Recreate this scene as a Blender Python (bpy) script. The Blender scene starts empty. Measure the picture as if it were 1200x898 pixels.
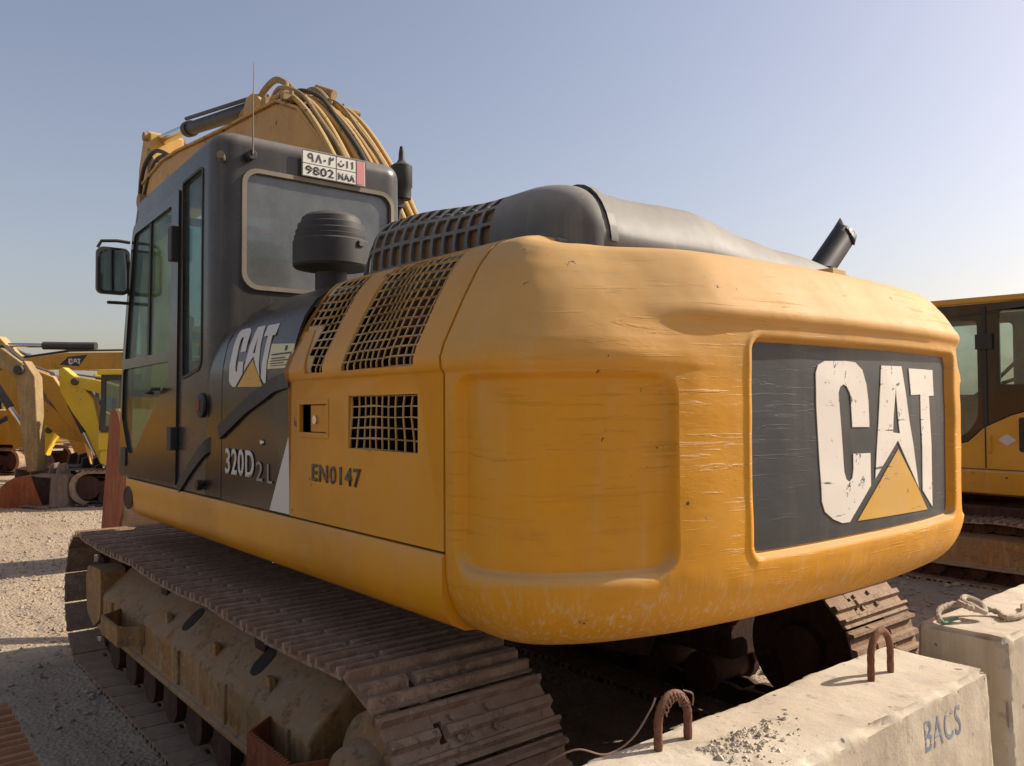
import bpy, bmesh, math, random
from mathutils import Vector, Matrix, noise
from mathutils.geometry import tessellate_polygon
random.seed(7)
R = math.radians
scene = bpy.context.scene
COL = scene.collection

# ------------------------------------------------------------------ helpers
def link(o, parent=None):
    COL.objects.link(o)
    if parent is not None:
        o.parent = parent
    return o

def tag(o, label=None, cat=None, group=None, kind=None):
    if label: o['label'] = label
    if cat: o['category'] = cat
    if group: o['group'] = group
    if kind: o['kind'] = kind
    return o

def empty(name, loc=(0, 0, 0), rz=0):
    o = bpy.data.objects.new(name, None)
    o.location = loc; o.rotation_euler = (0, 0, rz); o.empty_display_size = .2
    return link(o)

class MB:
    def __init__(s): s.v = []; s.f = []
    def add(s, vs, fs):
        n = len(s.v); s.v += [tuple(p) for p in vs]; s.f += [tuple(i + n for i in f) for f in fs]; return s
    def box(s, x0, x1, y0, y1, z0, z1, M=None):
        vs = [Vector((x, y, z)) for x in (x0, x1) for y in (y0, y1) for z in (z0, z1)]
        if M is not None: vs = [M @ p for p in vs]
        return s.add(vs, [(0, 1, 3, 2), (4, 6, 7, 5), (0, 4, 5, 1), (2, 3, 7, 6), (0, 2, 6, 4), (1, 5, 7, 3)])
    def prism(s, poly, a0, a1, ax='y', M=None):
        n = len(poly)
        def P(p, a): return {'y': (p[0], a, p[1]), 'x': (a, p[0], p[1]), 'z': (p[0], p[1], a)}[ax]
        vs = [Vector(P(p, a0)) for p in poly] + [Vector(P(p, a1)) for p in poly]
        if M is not None: vs = [M @ p for p in vs]
        fs = [(i, (i + 1) % n, n + (i + 1) % n, n + i) for i in range(n)]
        tris = tessellate_polygon([[Vector((p[0], p[1], 0)) for p in poly]])
        fs += [tuple(t) for t in tris] + [tuple(n + i for i in reversed(t)) for t in tris]
        return s.add(vs, fs)
    def tube(s, path, r, n=10, caps=True, closed=False):
        path = [Vector(p) for p in path]; m = len(path)
        rr = r if hasattr(r, '__len__') else [r] * m
        t0 = (path[1] - path[0]).normalized()
        nrm = t0.orthogonal().normalized(); rings = []
        for i, p in enumerate(path):
            if closed: t = (path[(i + 1) % m] - path[i - 1]).normalized()
            else: t = (path[min(i + 1, m - 1)] - path[max(i - 1, 0)]).normalized()
            nrm = (nrm - t * nrm.dot(t))
            nrm = nrm.normalized() if nrm.length > 1e-6 else t.orthogonal().normalized()
            b = t.cross(nrm)
            rings.append([p + (nrm * math.cos(2 * math.pi * k / n) + b * math.sin(2 * math.pi * k / n)) * rr[i] for k in range(n)])
        vs = [q for rg in rings for q in rg]; fs = []
        for i in range(m if closed else m - 1):
            j = (i + 1) % m
            for k in range(n):
                k2 = (k + 1) % n; fs.append((i * n + k, i * n + k2, j * n + k2, j * n + k))
        if caps and not closed:
            fs += [tuple(reversed(range(n))), tuple(range((m - 1) * n, m * n))]
        return s.add(vs, fs)
    def cyl(s, a, b, r, n=20): return s.tube([a, b], r, n)
    def lathe(s, prof, c=(0, 0, 0), M=None, n=32):      # prof: (r, z)
        vs = []; fs = []
        for r, z in prof:
            for k in range(n):
                a = 2 * math.pi * k / n; p = Vector((r * math.cos(a), r * math.sin(a), z))
                if M is not None: p = M @ p
                vs.append(p + Vector(c))
        for i in range(len(prof) - 1):
            for k in range(n):
                k2 = (k + 1) % n; fs.append((i * n + k, i * n + k2, (i + 1) * n + k2, (i + 1) * n + k))
        fs += [tuple(reversed(range(n))), tuple(range((len(prof) - 1) * n, len(prof) * n))]
        return s.add(vs, fs)
    def build(s, name, mat, parent=None, bevel=0, seg=2, smooth=35, fix=True):
        me = bpy.data.meshes.new(name)
        me.from_pydata([tuple(p) for p in s.v], [], s.f)
        if fix:
            bm = bmesh.new(); bm.from_mesh(me)
            bmesh.ops.recalc_face_normals(bm, faces=bm.faces)
            bm.to_mesh(me); bm.free()
        me.materials.append(mat)
        if smooth:
            me.polygons.foreach_set('use_smooth', [True] * len(me.polygons))
            me.set_sharp_from_angle(angle=R(smooth))
        o = bpy.data.objects.new(name, me)
        if bevel:
            b = o.modifiers.new('bevel', 'BEVEL'); b.width = bevel; b.segments = seg
            b.limit_method = 'ANGLE'; b.angle_limit = R(40); b.harden_normals = False
        return link(o, parent)

def rrect(u0, u1, v0, v1, r, n=6):
    o = []
    for cx, cy, a in ((u1 - r, v1 - r, 0), (u0 + r, v1 - r, 90), (u0 + r, v0 + r, 180), (u1 - r, v0 + r, 270)):
        for k in range(n + 1):
            t = R(a + 90 * k / n); o.append((cx + r * math.cos(t), cy + r * math.sin(t)))
    return o

def round_poly(pts, rad, n=5):
    o = []; m = len(pts)
    for i in range(m):
        p = Vector(pts[i]); a = Vector(pts[i - 1]) - p; b = Vector(pts[(i + 1) % m]) - p
        r = rad[i] if hasattr(rad, '__len__') else rad
        r = min(r, a.length * .45, b.length * .45)
        if r < 1e-4: o.append(tuple(p)); continue
        A = p + a.normalized() * r; B = p + b.normalized() * r
        for k in range(n + 1):
            t = k / n; q = A * (1 - t) ** 2 + p * 2 * t * (1 - t) + B * t * t; o.append((q.x, q.y))
    return o

def flat(outer, holes=(), us=(), vs=()):
    """2D sheet with holes, cut along lines u=..., v=...  -> verts, faces"""
    loops = [outer] + list(holes)
    tris = tessellate_polygon([[Vector((p[0], p[1], 0)) for p in l] for l in loops])
    bm = bmesh.new(); V = [bm.verts.new((p[0], p[1], 0)) for l in loops for p in l]
    for t in tris:
        try: bm.faces.new([V[i] for i in t])
        except ValueError: pass
    for u in us:
        bmesh.ops.bisect_plane(bm, geom=bm.verts[:] + bm.edges[:] + bm.faces[:], plane_co=(u, 0, 0), plane_no=(1, 0, 0), dist=1e-5)
    for v in vs:
        bmesh.ops.bisect_plane(bm, geom=bm.verts[:] + bm.edges[:] + bm.faces[:], plane_co=(0, v, 0), plane_no=(0, 1, 0), dist=1e-5)
    bm.verts.index_update()
    P = [(v.co.x, v.co.y) for v in bm.verts]; F = [tuple(v.index for v in f.verts) for f in bm.faces]
    E = []
    for e in bm.edges:
        if len(e.link_faces) == 1:
            l = e.link_loops[0]; E.append((l.vert.index, l.link_loop_next.vert.index))
    bm.free(); return P, F, E

def sheet(mb, outer, holes, fn, off=0., th=.01, us=(), vs=()):
    """map a flat sheet by fn(u,v,off) and give it thickness th (inwards)"""
    P, F, E = flat(outer, holes, us, vs); n = len(P)
    V = [fn(u, v, off) for u, v in P] + [fn(u, v, off - th) for u, v in P]
    FF = list(F) + [tuple(n + i for i in reversed(f)) for f in F] + [(b, a, n + a, n + b) for a, b in E]
    mb.add(V, FF); return mb

def frange(a, b, s):
    n = max(1, int(round((b - a) / s))); return [a + (b - a) * i / n for i in range(n + 1)]

def smooth01(t): t = max(0., min(1., t)); return t * t * (3 - 2 * t)

def interp(tab, x):
    if x <= tab[0][0]: return tab[0][1]
    for (a, b), (c, d) in zip(tab, tab[1:]):
        if x <= c: return b + (d - b) * (x - a) / (c - a)
    return tab[-1][1]

def catmull(pts, n=8):
    pts = [Vector(p) for p in pts]; o = []
    for i in range(len(pts) - 1):
        p0 = pts[max(i - 1, 0)]; p1 = pts[i]; p2 = pts[i + 1]; p3 = pts[min(i + 2, len(pts) - 1)]
        for k in range(n):
            t = k / n
            o.append(.5 * ((2 * p1) + (p2 - p0) * t + (2 * p0 - 5 * p1 + 4 * p2 - p3) * t * t + (3 * p1 - p0 - 3 * p2 + p3) * t ** 3))
    o.append(pts[-1]); return o

# ------------------------------------------------------------------ materials
class NT:
    def __init__(s, name):
        s.m = bpy.data.materials.new(name); s.m.use_nodes = True
        s.t = s.m.node_tree; s.n = s.t.nodes; s.l = s.t.links
        s.p = s.n['Principled BSDF']; s.out = s.n['Material Output']
        s.tc = s.n.new('ShaderNodeTexCoord'); s.geo = None
    def node(s, t, **k):
        n = s.n.new(t)
        for a, b in k.items(): setattr(n, a, b)
        return n
    def put(s, sock, v):
        if isinstance(v, bpy.types.NodeSocket): s.l.new(v, sock)
        else: sock.default_value = v
    def mapping(s, scale, rot=(0, 0, 0)):
        n = s.node('ShaderNodeMapping'); s.l.new(s.tc.outputs['Object'], n.inputs[0])
        n.inputs['Scale'].default_value = scale; n.inputs['Rotation'].default_value = rot; return n.outputs[0]
    def noise(s, scale, detail=6, rough=.6, vec=None, dist=0):
        n = s.node('ShaderNodeTexNoise'); s.put(n.inputs['Vector'], vec or s.tc.outputs['Object'])
        n.inputs['Scale'].default_value = scale; n.inputs['Detail'].default_value = detail
        n.inputs['Roughness'].default_value = rough; n.inputs['Distortion'].default_value = dist; return n.outputs[0]
    def voronoi(s, scale, vec=None, feature='F1', out=0):
        n = s.node('ShaderNodeTexVoronoi'); s.put(n.inputs['Vector'], vec or s.tc.outputs['Object']); n.feature = feature
        n.inputs['Scale'].default_value = scale; return n.outputs[out]
    def ramp(s, v, a, b, c0=0., c1=1.):
        n = s.node('ShaderNodeMapRange'); n.interpolation_type = 'SMOOTHSTEP'
        s.put(n.inputs[0], v); n.inputs[1].default_value = a; n.inputs[2].default_value = b
        n.inputs[3].default_value = c0; n.inputs[4].default_value = c1; return n.outputs[0]
    def math(s, op, a, b=0., clamp=False):
        n = s.node('ShaderNodeMath', operation=op); n.use_clamp = clamp
        s.put(n.inputs[0], a); s.put(n.inputs[1], b); return n.outputs[0]
    def mix(s, f, a, b):
        n = s.node('ShaderNodeMix', data_type='RGBA'); s.put(n.inputs[0], f)
        for k, v in ((6, a), (7, b)):
            if isinstance(v, (tuple, list)): v = (*v[:3], 1)
            s.put(n.inputs[k], v)
        return n.outputs[2]
    def nz(s):
        g = s.node('ShaderNodeNewGeometry'); x = s.node('ShaderNodeSeparateXYZ'); s.l.new(g.outputs['Normal'], x.inputs[0]); return x.outputs[2]
    def oz(s):
        x = s.node('ShaderNodeSeparateXYZ'); s.l.new(s.tc.outputs['Object'], x.inputs[0]); return x.outputs[2]
    def bump(s, h, strength=.3, dist=.01, prev=None):
        n = s.node('ShaderNodeBump'); n.inputs['Strength'].default_value = strength; n.inputs['Distance'].default_value = dist
        s.put(n.inputs['Height'], h)
        if prev: s.l.new(prev, n.inputs['Normal'])
        return n.outputs[0]
    def fin(s, col=None, rough=None, metal=None, nrm=None, spec=None):
        if col is not None: s.put(s.p.inputs['Base Color'], (*col[:3], 1) if isinstance(col, (tuple, list)) else col)
        if rough is not None: s.put(s.p.inputs['Roughness'], rough)
        if metal is not None: s.put(s.p.inputs['Metallic'], metal)
        if spec is not None: s.put(s.p.inputs['Specular IOR Level'], spec)
        if nrm is not None: s.l.new(nrm, s.p.inputs['Normal'])
        return s.m

DUST = (.50, .37, .22)
def paint(name, c1, c2, dust=.5, rough=.42, wrinkle=0., chips=.0, chipcol=(.09, .045, .025), dustcol=DUST, zfade=None, scale=1.):
    """painted steel: two tones, run streaks, dust lying on upward faces, optional brushed wrinkles and chips"""
    t = NT(name)
    big = t.noise(1.3 * scale, 5, .6)
    c = t.mix(t.ramp(big, .38, .65), c1, c2)
    st = t.noise(1., 5, .6, t.mapping((9 * scale, 9 * scale, .9 * scale)))       # vertical streaks
    c = t.mix(t.math('MULTIPLY', t.ramp(st, .5, .72), .35 * min(1, dust * 1.6)), c, dustcol)
    grime = t.noise(6 * scale, 8, .7)
    c = t.mix(t.math('MULTIPLY', t.ramp(grime, .55, .8), .35), c, tuple(x * .55 for x in c1))
    up = t.ramp(t.nz(), -.05, .75)
    fine = t.noise(22 * scale, 6, .7)
    d = t.math('MULTIPLY', up, t.ramp(fine, .15, .55, .6, 1.))
    if zfade:                                             # sun-bleached, dusty upper body
        d = t.math('MAXIMUM', d, t.math('MULTIPLY', t.ramp(t.math('ADD', t.oz(), t.math('MULTIPLY', big, .25)), zfade[0], zfade[1]), zfade[2]))
    light = t.ramp(t.noise(3.5 * scale, 6, .65), .35, .75, .0, .22)
    d = t.math('MAXIMUM', t.math('MULTIPLY', d, dust * 1.45), t.math('MULTIPLY', light, dust), True)
    c = t.mix(d, c, dustcol)
    n = None
    ro = t.math('ADD', t.math('MULTIPLY', d, .4), t.math('ADD', t.math('MULTIPLY', grime, .15), rough - .07), True)
    n = t.bump(grime, .12, .004)
    if wrinkle:
        dents = t.noise(2.2, 3, .5)
        w = t.noise(1., 5, .62, t.mapping((3.6, 3.6, 60)), .9)
        patch = t.ramp(t.noise(1.6, 3, .5), .40, .6)
        lines = t.math('MULTIPLY', t.ramp(w, .57, .68), patch)
        n = t.bump(dents, .3 * wrinkle, .04, n)
        n = t.bump(lines, .32 * wrinkle, .005, n)
        w2 = t.noise(1., 4, .6, t.mapping((22, 22, 60)))
        n = t.bump(t.math('MULTIPLY', w2, patch), .3 * wrinkle, .003, n)
        c = t.mix(t.math('MULTIPLY', t.math('MULTIPLY', t.ramp(w, .68, .78), patch), .15), c, tuple(x * .4 for x in c1))
        # pale scratches near the lower lip
        sc = t.noise(1., 5, .7, t.mapping((70, 70, 5), (.5, .3, 0)))
        lo = t.ramp(t.oz(), 1.25, 1.02)
        c = t.mix(t.math('MULTIPLY', t.math('MULTIPLY', t.ramp(sc, .5, .66), lo), .6), c, (.62, .5, .33))
    if chips:
        ch = t.ramp(t.math('ADD', t.noise(14 * scale, 8, .72), t.math('MULTIPLY', big, .25)), .80 - chips * .12, .82 - chips * .12)
        c = t.mix(ch, c, chipcol); n = t.bump(t.math('SUBTRACT', 1., ch), .3, .003, n)
    return t.fin(c, ro, 0., n, .38)

M = {}
M['yel'] = paint('machine_yellow', (.66, .285, .003), (.52, .22, .004), .24, .4, chips=.1, zfade=(1.98, 2.3, .6), dustcol=(.54, .38, .19))
M['yel_cw'] = paint('counterweight_yellow', (.66, .29, .004), (.56, .245, .006), .38, .52, wrinkle=1.5, chips=.03, zfade=(1.76, 2.1, .78), dustcol=(.56, .40, .21))
M['yel_boom'] = paint('boom_yellow', (.50, .27, .04), (.40, .2, .03), .75, .5, chips=.5, dustcol=(.50, .345, .15))
M['black'] = paint('dusty_black_paint', (.017, .015, .014), (.034, .025, .019), .16, .2, dustcol=(.22, .17, .12), chips=.1)
M['black_panel'] = paint('weathered_black_panel', (.031, .035, .037), (.042, .045, .045), .18, .5, wrinkle=.8, dustcol=(.3, .27, .22))
M['grey'] = paint('sun_faded_black_plastic', (.055, .055, .056), (.075, .073, .07), .38, .42, dustcol=(.30, .27, .23))
M['hood'] = paint('dusty_grey_moulded_hood', (.05, .05, .05), (.1, .098, .09), .5, .45, dustcol=(.33, .30, .25))
M['rubber'] = paint('black_rubber', (.018, .018, .018), (.03, .028, .026), .25, .55, dustcol=(.2, .17, .13))
M['rubberdark'] = paint('sooty_black_steel', (.012, .011, .011), (.02, .018, .016), .08, .5, dustcol=(.1, .08, .06))
M['cabpaint'] = paint('dusty_cab_paint', (.03, .029, .028), (.055, .050, .045), .42, .25, dustcol=(.24, .21, .18))
M['seal'] = paint('dusty_window_seal', (.13, .115, .09), (.2, .17, .13), .6, .7)
M['steel'] = NT('chrome_rod').fin((.62, .6, .56), .18, 1.)
M['dark'] = NT('dark_engine_bay').fin((.02, .012, .009), .8)
M['rustbay'] = paint('brown_inner_screen', (.10, .05, .02), (.2, .1, .04), .2, .6)
M['bay'] = paint('rusty_engine_bay', (.05, .014, .008), (.085, .022, .011), .08, .7)

def glass(name, tint, alpha, rough=.04, dust=0., dustcol=(.3, .3, .28)):
    t = NT(name); tr = t.node('ShaderNodeBsdfTransparent'); tr.inputs[0].default_value = (*tint, 1)
    mx = t.node('ShaderNodeMixShader')
    f = t.ramp(t.noise(5, 6, .7), .3, .8, alpha - dust, alpha + dust)
    t.l.new(f, mx.inputs[0]); t.l.new(tr.outputs[0], mx.inputs[1]); t.l.new(t.p.outputs[0], mx.inputs[2])
    t.l.new(mx.outputs[0], t.out.inputs[0])
    t.fin(dustcol, rough, 0., None, .7); t.p.inputs['Coat Weight'].default_value = .6
    t.p.inputs['Coat Roughness'].default_value = .02; return t.m
M['glass'] = glass('tinted_side_glass', (.66, .82, .78), .26, .06, .08, (.2, .24, .22))
M['glass_dusty'] = glass('dusty_rear_glass', (.5, .58, .6), .72, .22, .14, (.15, .155, .155))
M['mirror'] = NT('mirror_glass').fin((.5, .5, .48), .05, 1.)

def m_rust(name, c1, c2, c3, dust=.4, sc=1., bump=.5):
    t = NT(name); a = t.noise(5 * sc, 8, .7); b = t.noise(28 * sc, 8, .7)
    c = t.mix(t.ramp(a, .35, .65), c1, c2); c = t.mix(t.ramp(b, .5, .75), c, c3)
    up = t.math('MULTIPLY', t.ramp(t.nz(), .1, .9), t.ramp(a, .25, .6, .4, 1.))
    c = t.mix(t.math('MULTIPLY', up, dust), c, (.36, .26, .17))
    st = t.noise(1., 6, .65, t.mapping((16, 16, 1.5))); side = t.ramp(t.nz(), .5, .1)
    c = t.mix(t.math('MULTIPLY', t.math('MULTIPLY', t.ramp(st, .48, .62), side), .5), c, c3)
    mud = t.ramp(t.noise(11 * sc, 9, .75), .56, .62); c = t.mix(t.math('MULTIPLY', mud, .55 * dust), c, (.30, .22, .14))
    n = t.bump(b, bump, .006); n = t.bump(t.noise(90 * sc, 4, .6), bump * .5, .002, n); n = t.bump(mud, bump * .7, .006, n)
    return t.fin(c, .8, 0., n, .3)
M['track'] = m_rust('worn_track_steel', (.24, .14, .09), (.37, .245, .165), (.48, .35, .24), .6, 1., 1.)
M['frame'] = m_rust('muddy_track_frame', (.34, .15, .045), (.29, .18, .08), (.48, .31, .14), .6, 1., 1.)
M['rust'] = m_rust('orange_rust', (.30, .085, .03), (.22, .06, .025), (.38, .14, .06), .15)
M['under'] = m_rust('oily_shaded_undercarriage', (.045, .02, .014), (.07, .03, .02), (.1, .045, .03), .15)  # also stands for shade on the right-hand track frame
M['dirtarm'] = m_rust('dirty_arm', (.34, .23, .1), (.25, .17, .08), (.4, .3, .17), .3)
M['bucketgrey'] = m_rust('worn_bucket', (.20, .14, .1), (.28, .2, .15), (.14, .09, .07), .3)

def m_ground():
    t = NT('sandy_gravel'); a = t.noise(.35, 6, .6); b = t.noise(3, 8, .7); g = t.noise(45, 6, .75); v = t.voronoi(38)
    c = t.mix(t.ramp(a, .35, .65), (.42, .315, .21), (.50, .39, .27))
    c = t.mix(t.ramp(b, .45, .75), c, (.33, .27, .21)); c = t.mix(t.ramp(g, .45, .75, 0, .6), c, (.60, .49, .36))
    c = t.mix(t.ramp(v, .0, .35, .35, 0), c, (.2, .16, .13))
    st = t.noise(1., 6, .6, t.mapping((.25, 2.2, 1), (0, 0, .5)), .6); c = t.mix(t.ramp(st, .52, .66, 0, .45), c, (.27, .21, .15))
    n = t.bump(st, .6, .06); n = t.bump(v, .6, .02, n); n = t.bump(g, .6, .015, n); n = t.bump(b, .6, .08, n)
    return t.fin(c, .95, 0., n, .2)
M['ground'] = m_ground()
def m_conc():
    t = NT('weathered_concrete'); a = t.noise(2.2, 6, .6); b = t.noise(14, 8, .7); v = t.voronoi(16)
    c = t.mix(t.ramp(a, .35, .65), (.52, .44, .33), (.62, .55, .43)); c = t.mix(t.ramp(b, .55, .78), c, (.30, .24, .18))
    st = t.noise(1., 5, .6, t.mapping((7, 7, .8))); side = t.ramp(t.nz(), .6, .2)
    c = t.mix(t.math('MULTIPLY', t.math('MULTIPLY', t.ramp(st, .42, .62), side), .6), c, (.33, .27, .2))
    c = t.mix(t.math('MULTIPLY', t.ramp(t.noise(3.5, 9, .75, None, 1.), .56, .62), .4), c, (.28, .22, .16))
    pit = t.ramp(t.math('ADD', v, t.math('MULTIPLY', b, .7)), .38, .45)
    c = t.mix(t.math('SUBTRACT', 1., pit), c, (.22, .17, .12))
    n = t.bump(pit, .5, .012); n = t.bump(b, .5, .01, n); n = t.bump(t.noise(80, 5, .7), .35, .003, n)
    return t.fin(c, .92, 0., n, .2)
M['conc'] = m_conc()
def m_flat(name, c, r=.6, chip=0., chipc=(.05, .05, .05)):
    t = NT(name)
    col = c
    if chip:
        f = t.ramp(t.noise(17, 9, .75), .66 - chip * .1, .68 - chip * .1); f2 = t.noise(1., 5, .6, t.mapping((3, 3, 38)))
        col = t.mix(t.math('MAXIMUM', f, t.ramp(f2, .64, .68)), c, chipc)
        col = t.mix(t.ramp(t.noise(3, 5, .6), .4, .7, 0, .25), col, (.5, .42, .32))
    return t.fin(col, r)
M['white'] = m_flat('chipped_white_lettering', (.74, .68, .60), .6, .55, (.05, .05, .05))
M['logo_yellow'] = m_flat('lettering_yellow', (.60, .33, .04), .55, .12)
M['white2'] = m_flat('decal_white', (.62, .58, .52), .5)
M['cream'] = m_flat('cream_sticker', (.62, .56, .34), .5)
M['ink'] = m_flat('black_ink', (.03, .027, .025), .5)
M['plate'] = m_flat('plate_white', (.66, .63, .56), .4)
M['pink'] = m_flat('plate_pink', (.55, .2, .2), .5)
M['outline'] = m_flat('faded_outline_letters', (.26, .25, .23), .5)
M['rust2'] = m_rust('dull_orange_rust', (.30, .14, .06), (.24, .10, .045), (.38, .2, .1), .3)
M['rebar'] = m_rust('rusty_rebar', (.22, .09, .045), (.15, .06, .035), (.3, .15, .08), .3, 3., 1.)
M['stencil'] = m_flat('stencil_black', (.05, .03, .015), .5, .35, (.5, .24, .02))
M['blue'] = m_flat('faded_blue_spray', (.14, .19, .26), .8, .9, (.5, .44, .34))
M['rope'] = m_flat('old_rope', (.42, .34, .25), .9)
M['green'] = m_flat('green_twine', (.05, .22, .12), .7)
M['wire'] = m_flat('rusty_wire', (.22, .13, .09), .6)
M['bright'] = paint('bright_yellow_paint', (.72, .50, .02), (.64, .43, .02), .25, .4, chips=.2)
M['orange'] = paint('orange_yellow_paint', (.60, .30, .025), (.5, .25, .02), .4, .45, chips=.3)
M['bgdark'] = paint('dark_machine_parts', (.03, .028, .026), (.05, .045, .04), .3, .5, dustcol=(.2, .17, .14))
M['winglass'] = glass('machine_window_glass', (.7, .82, .78), .35, .1, .08, (.2, .24, .22))
M['offwhite'] = m_flat('grey_white_paint', (.5, .5, .48), .5)

# ------------------------------------------------------------------ camera, sun, sky
C0 = Vector((-4.102, 2.676, 1.658))
yw, pt, rl, fpx = R(39.325), R(1.621), R(-.323), 954.85
v = Vector((math.cos(yw), -math.sin(yw), 0)); ri = Vector((-math.sin(yw), -math.cos(yw), 0)); up = Vector((0, 0, 1))
F = v * math.cos(pt) + up * math.sin(pt); U = -v * math.sin(pt) + up * math.cos(pt)
R2 = ri * math.cos(rl) + U * math.sin(rl); U2 = -ri * math.sin(rl) + U * math.cos(rl)
cam = bpy.data.cameras.new('camera'); camo = link(bpy.data.objects.new('camera', cam))
camo.matrix_world = Matrix((( R2.x, U2.x, -F.x, C0.x), (R2.y, U2.y, -F.y, C0.y), (R2.z, U2.z, -F.z, C0.z), (0, 0, 0, 1)))
cam.sensor_width = 36; cam.lens = fpx / 1200 * 36; cam.clip_start = .02; cam.clip_end = 5000
scene.camera = camo
SEL = 35.; saz = Vector((-.36, -.93, 0)).normalized()
sdir = saz * math.cos(R(SEL)) + up * math.sin(R(SEL))
sun = bpy.data.lights.new('sun', 'SUN'); sun.energy = 4.0; sun.angle = R(.6); sun.color = (1., .90, .76)
suno = link(bpy.data.objects.new('sun', sun)); suno.rotation_euler = sdir.to_track_quat('Z', 'Y').to_euler()
w = bpy.data.worlds.new('World'); scene.world = w; w.use_nodes = True
nt = w.node_tree; bg = nt.nodes['Background']; sky = nt.nodes.new('ShaderNodeTexSky'); sky.sky_type = 'NISHITA'
sky.sun_disc = False; sky.sun_elevation = R(SEL); sky.sun_rotation = math.atan2(saz.x, saz.y)
sky.air_density = 1.25; sky.dust_density = 2.0; sky.ozone_density = 1.5; sky.altitude = 0
tn = nt.nodes.new('ShaderNodeMix'); tn.data_type = 'RGBA'; tn.blend_type = 'MULTIPLY'; tn.inputs[0].default_value = 1
hs = nt.nodes.new('ShaderNodeHueSaturation'); hs.inputs['Saturation'].default_value = .80; nt.links.new(sky.outputs[0], hs.inputs['Color'])
nt.links.new(hs.outputs[0], tn.inputs[6]); tn.inputs[7].default_value = (1.07, .97, .99, 1)
nt.links.new(tn.outputs[2], bg.inputs[0]); bg.inputs[1].default_value = .093
scene.view_settings.view_transform = 'Standard'; scene.view_settings.look = 'None'
scene.view_settings.exposure = .5; scene.view_settings.gamma = 1

# ------------------------------------------------------------------ shared surface of the upper body
INS = [(1.0, 0), (1.20, 0), (1.755, 0), (1.768, -.012), (1.80, -.014), (1.84, .0), (1.98, .072), (2.08, .130), (2.125, .168), (2.148, .193), (2.162, .22), (2.172, .25), (2.18, .30)]
INSR = [(1.0, 0), (1.66, 0), (1.78, .012), (1.90, .045), (2.0, .09), (2.08, .14), (2.125, .175), (2.148, .20), (2.162, .23), (2.172, .26), (2.18, .31)]
INSB = [(1.0, 0), (1.70, 0), (1.85, .008), (1.95, .03), (2.03, .065), (2.09, .11), (2.125, .165), (2.148, .20), (2.162, .235), (2.172, .27), (2.18, .33)]
HW = 1.344
def side_pt(x, z, off, sgn=1, base=HW, T=None):
    T = T or INS; i = interp(T, z); i2 = interp(T, z + .008); i1 = interp(T, z - .008)
    dz = .016; dn = Vector((0, dz, (i2 - i1))).normalized()
    y = base - i
    return Vector((x, sgn * (y + dn.y * off), z + dn.z * off))
SV = [1.755, 1.762, 1.768, 1.785, 1.80, 1.82, 1.84, 1.92, 1.98, 2.02, 2.06, 2.09, 2.12, 2.135, 2.15, 2.165, 2.175, 2.183, 2.19]
TOPZ = 2.178

EX = empty('crawler_excavator', (0, 0, 0))
tag(EX, 'large yellow and black tracked excavator filling the picture, seen from behind its left side', 'excavator')

# ---- counterweight: dense curved casting with recesses
half = [(-2.176, 1.346), (-2.34, 1.343), (-2.475, 1.275), (-2.585, 1.12), (-2.655, .93), (-2.70, .72), (-2.733, .40), (-2.745, 0)]
full_ = half + [(x, -y) for x, y in reversed(half[:-1])]
pl = catmull(full_, 24)
arc = [0.]
for a, b in zip(pl, pl[1:]): arc.append(arc[-1] + (b - a).length)
L = arc[-1]
def plan(u):
    import bisect
    i = min(max(bisect.bisect(arc, u) - 1, 0), len(pl) - 2); t = (u - arc[i]) / (arc[i + 1] - arc[i]); p = pl[i].lerp(pl[i + 1], t)
    d = (pl[min(i + 2, len(pl) - 1)] - pl[max(i - 1, 0)]).normalized()
    return p, Vector((d.y, -d.x)) if False else Vector((-d.y, d.x))
# outward normal must point away from the machine
_p, _n = plan(L / 2)
NS = -1 if _n.x > 0 else 1
def u_of_y(y):
    return min((abs(p.y - y), a) for p, a in zip(pl, arc) if p.x < -2.3)[1]
UPL, UPR = u_of_y(.632), u_of_y(-.757)
URL0, URL1 = .045, u_of_y(.905)
def sd_rr(u, v, u0, u1, v0, v1, r):
    cx, cy = (u0 + u1) / 2, (v0 + v1) / 2; qx = abs(u - cx) - (u1 - u0) / 2 + r; qy = abs(v - cy) - (v1 - v0) / 2 + r
    return math.hypot(max(qx, 0), max(qy, 0)) + min(max(qx, qy), 0) - r
def cw_inset(u, z):
    # how far the rear brow replaces the side ridge
    wgt = smooth01((u - u_of_y(1.10)) / .42) * smooth01((L - u - u_of_y(1.12)) / .36)
    side = interp(INS if u < L / 2 else INSR, z)
    rear = interp([(1.0, 0), (1.892, 0.), (1.904, -.014), (1.922, -.020), (1.94, -.014), (1.96, .0), (2.04, .035), (2.10, .07), (2.13, .092), (2.15, .115), (2.163, .145), (2.173, .185), (2.18, .24)], z)
    i = side * (1 - wgt) + rear * wgt
    if z < 1.2:
        t = (1.2 - z) / .208; i += .17 * (1 - math.sqrt(max(0, 1 - min(t, 1) ** 2)))
    return i
def cw_rec(u, z):
    d = 0
    s = sd_rr(u, z, UPL, UPR, 1.212, 1.856, .045); d += .03 * smooth01(-s / .011 + .3)
    s = sd_rr(u, z, URL0, URL1, 1.19, 1.752, .075); d += .03 * smooth01(-s / .026)
    s = sd_rr(L - u, z, URL0, URL1, 1.19, 1.752, .075); d += .03 * smooth01(-s / .026)
    # raised bead round the panel
    s = sd_rr(u, z, UPL, UPR, 1.212, 1.856, .045); d -= .005 * math.exp(-((s - .016) / .011) ** 2)
    return d
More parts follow.
